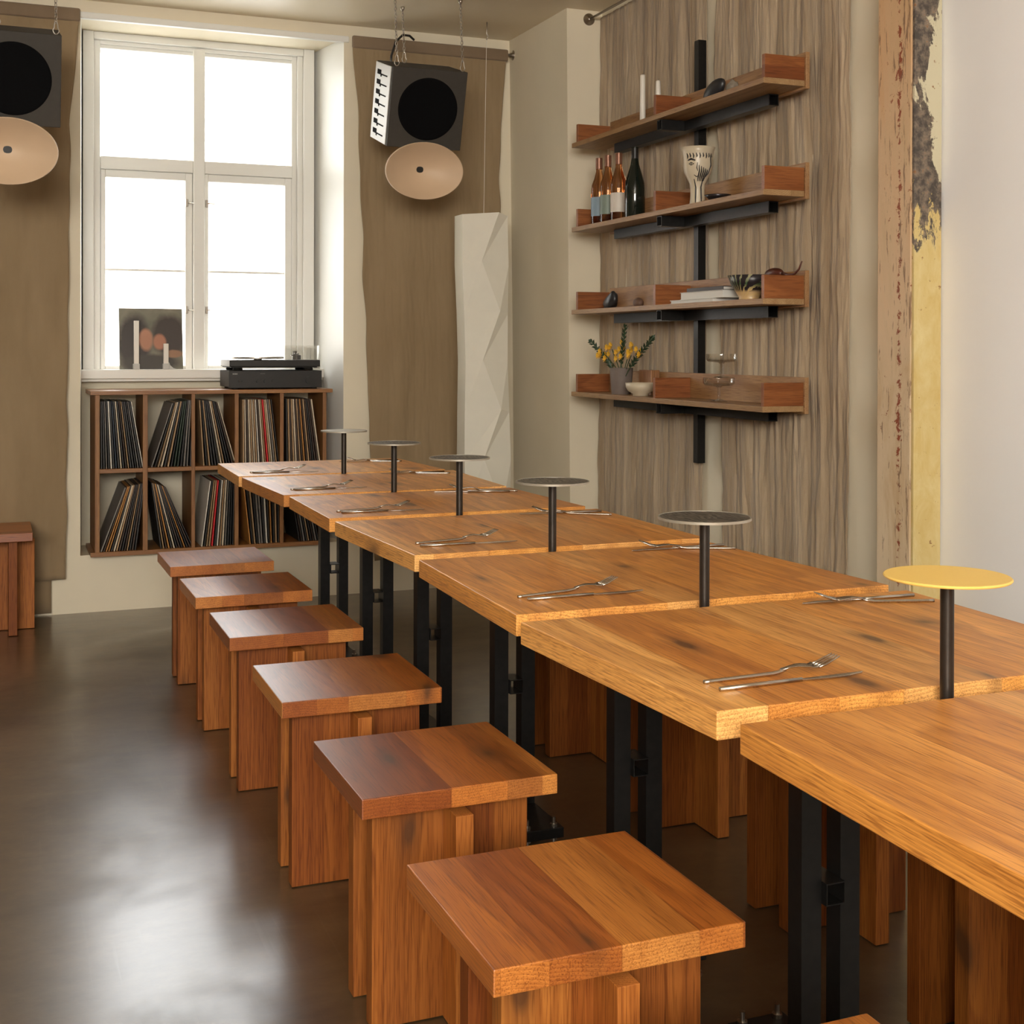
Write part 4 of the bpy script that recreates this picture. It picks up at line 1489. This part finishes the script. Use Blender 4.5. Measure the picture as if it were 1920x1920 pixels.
# ---------------------------------------------------------------- amplifier and turntable
am = thing('amplifier', 'black stereo amplifier on the right of the record shelf, under the turntable', 'amplifier', (1.262, 6.185, zt))
AX, AH = .222, .078
MB().box(-AX, AX, .006, .26, .010, .010 + AH, .002).build('casing', M_baffle, am)
MB().box(-AX - .001, AX + .001, 0, .0055, .006, .010 + AH, .001).build('front_panel', M_black, am)
for x, r_ in ((-.175, .005), (-.160, .0035), (-.085, .009), (-.050, .009), (-.012, .009), (.160, .017)):
    MB().lathe([(0, 0), (r_, 0), (r_, .010), (0, .010)], 20, M=Matrix.Translation((x, 0, .038 if r_ < .015 else .042)) @ Matrix.Rotation(PI / 2, 4, 'X')).build('knob', M_black, am, smooth=True, auto=40)
M_mark = simple('pale lettering', (0.35, 0.34, 0.31), 0.5)
b = MB()
for k in range(4):
    b.box(-.205 + k * .006, -.201 + k * .006, -.0008, .0002, .070, .076)
b.box(-.075, -.052, -.0008, .0002, .0735, .0745)
b.build('panel_marks', M_mark, am)
for x in (-.19, .19):
    MB().lathe([(0, 0), (.016, 0), (.018, .010), (0, .010)], 16, c=(x, .03, 0)).build('foot', M_black, am, smooth=True, auto=40)
    MB().lathe([(0, 0), (.016, 0), (.018, .010), (0, .010)], 16, c=(x, .22, 0)).build('foot', M_black, am, smooth=True, auto=40)
tz = zt + .0885
tt = thing('turntable', 'black turntable with a clear cover and silver platter on top of the amplifier', 'turntable', (1.255, 6.185, tz))
MB().box(-.212, .222, 0, .262, .018, .050, .003).box(-.205, .208, .004, .255, .0140, .018, .001).build('plinth', M_black, tt)
MB().box(-.213, -.2125, .004, .258, .020, .048).build('side_trim', M_whitep, tt)
for x, y in ((-.17, .03), (.17, .03), (-.17, .22), (.17, .22)):
    MB().lathe([(0, 0), (.020, 0), (.024, .006), (.020, .014), (0, .014)], 20, c=(x, y, 0)).build('foot', M_black, tt, smooth=True, auto=50)
MB().lathe([(0, .050), (.020, .050), (.020, .055), (.122, .055), (.125, .058), (.125, .064), (.122, .066), (0, .066)], 56, c=(-.055, .131, 0)).build('platter', M_cut, tt, smooth=True, auto=40)
b = MB()
b.lathe([(0, .050), (.022, .050), (.022, .072), (.012, .074), (.012, .082), (0, .082)], 20, c=(.150, .200, 0))
b.tube([(.150, .215, .080), (.150, .17, .080), (.142, .12, .078), (.110, .075, .074)], .003, 8)
b.box(.094, .116, .060, .080, .069, .074, .001)
b.lathe([(0, .070), (.011, .070), (.011, .092), (0, .092)], 16, c=(.150, .235, 0))
b.build('tonearm', M_rod, tt, smooth=True, auto=40)
b = MB()
for a in ((-.208, .218, .003, .006, .051, .118), (-.208, .218, .256, .259, .051, .118), (-.208, -.205, .006, .256, .051, .118), (.215, .218, .006, .256, .051, .118), (-.208, .218, .003, .259, .118, .121)):
    b.box(*a)
b.build('dust_cover', M_acryl, tt)

# ---------------------------------------------------------------- things on the window sill


def mk_sleeve_art():
    """plain generic stand-in: soft dark blots with warm blotches"""
    m = NT('abstract sleeve print')
    co = m.coord()
    sep = m.t.nodes.new('ShaderNodeSeparateXYZ')
    m.l(co, sep.inputs[0])
    u, v = sep.outputs[0], sep.outputs[2]
    nz = m.math('MULTIPLY', m.math('SUBTRACT', m.noise(co, 16, 4, 0.6), 0.5), 0.05)

    def blob(cx, cz, rx, rz, soft=0.3):
        a = m.math('DIVIDE', m.math('SUBTRACT', u, cx), rx)
        b_ = m.math('DIVIDE', m.math('SUBTRACT', v, cz), rz)
        d = m.math('ADD', m.math('SQRT', m.math('ADD', m.math('MULTIPLY', a, a), m.math('MULTIPLY', b_, b_))), m.math('MULTIPLY', nz, 6))
        return m.ramp(d, [(1.0 - soft, 1.0), (1.0, 0.0)])
    c = m.mix(m.ramp(m.noise(co, 7, 3), [(0.3, 0.0), (0.7, 1.0)]), (0.11, 0.11, 0.08), (0.24, 0.22, 0.16))
    c = m.mix(blob(-.080, .13, .085, .17), c, (0.035, 0.026, 0.022))
    c = m.mix(blob(.085, .165, .095, .12), c, (0.045, 0.032, 0.026))
    c = m.mix(blob(.0, .03, .16, .05), c, (0.05, 0.042, 0.034))
    c = m.mix(blob(-.025, .145, .038, .062), c, (0.42, 0.20, 0.12))
    c = m.mix(blob(.040, .135, .036, .045), c, (0.40, 0.17, 0.10))
    c = m.mix(blob(.105, .075, .050, .022), c, (0.30, 0.16, 0.09))
    m.setc(c)
    m.p(Roughness=0.4)
    return m.m


ra = .30
rs = MB().box(-ra / 2, ra / 2, -.0025, .0025, 0, ra, .0006).build('record_sleeve', mk_sleeve_art(), None, (0.722, 6.513, 1.1085), (math.radians(-9.5), 0, 0))
tag(rs, 'record sleeve with a dark brown and flesh coloured print leaning on the window sill', 'record')
for x, h, lb in ((0.648, .235, 'tall square white candle in front of the record sleeve on the sill'), (0.787, .125, 'short square white candle on the sill, right of the tall one')):
    t = thing('candle', lb, 'candle', (x, 6.494, 1.108), group='candles on the window sill')
    MB().box(-.0115, .0115, -.0115, .0115, .012, h, .002).build('wax', M_candle, t)
    cb = MB().box(-.0155, .0155, -.0155, .0155, 0, .028, .003)
    if h < .2:
        cb.prism([(.012, 0), (.055, 0), (.035, .006), (.020, .020), (.014, .035)], -.006, .006, M=Matrix.Rotation(PI / 2, 4, 'X'))
    cb.build('candle_holder', M_whitep, t)
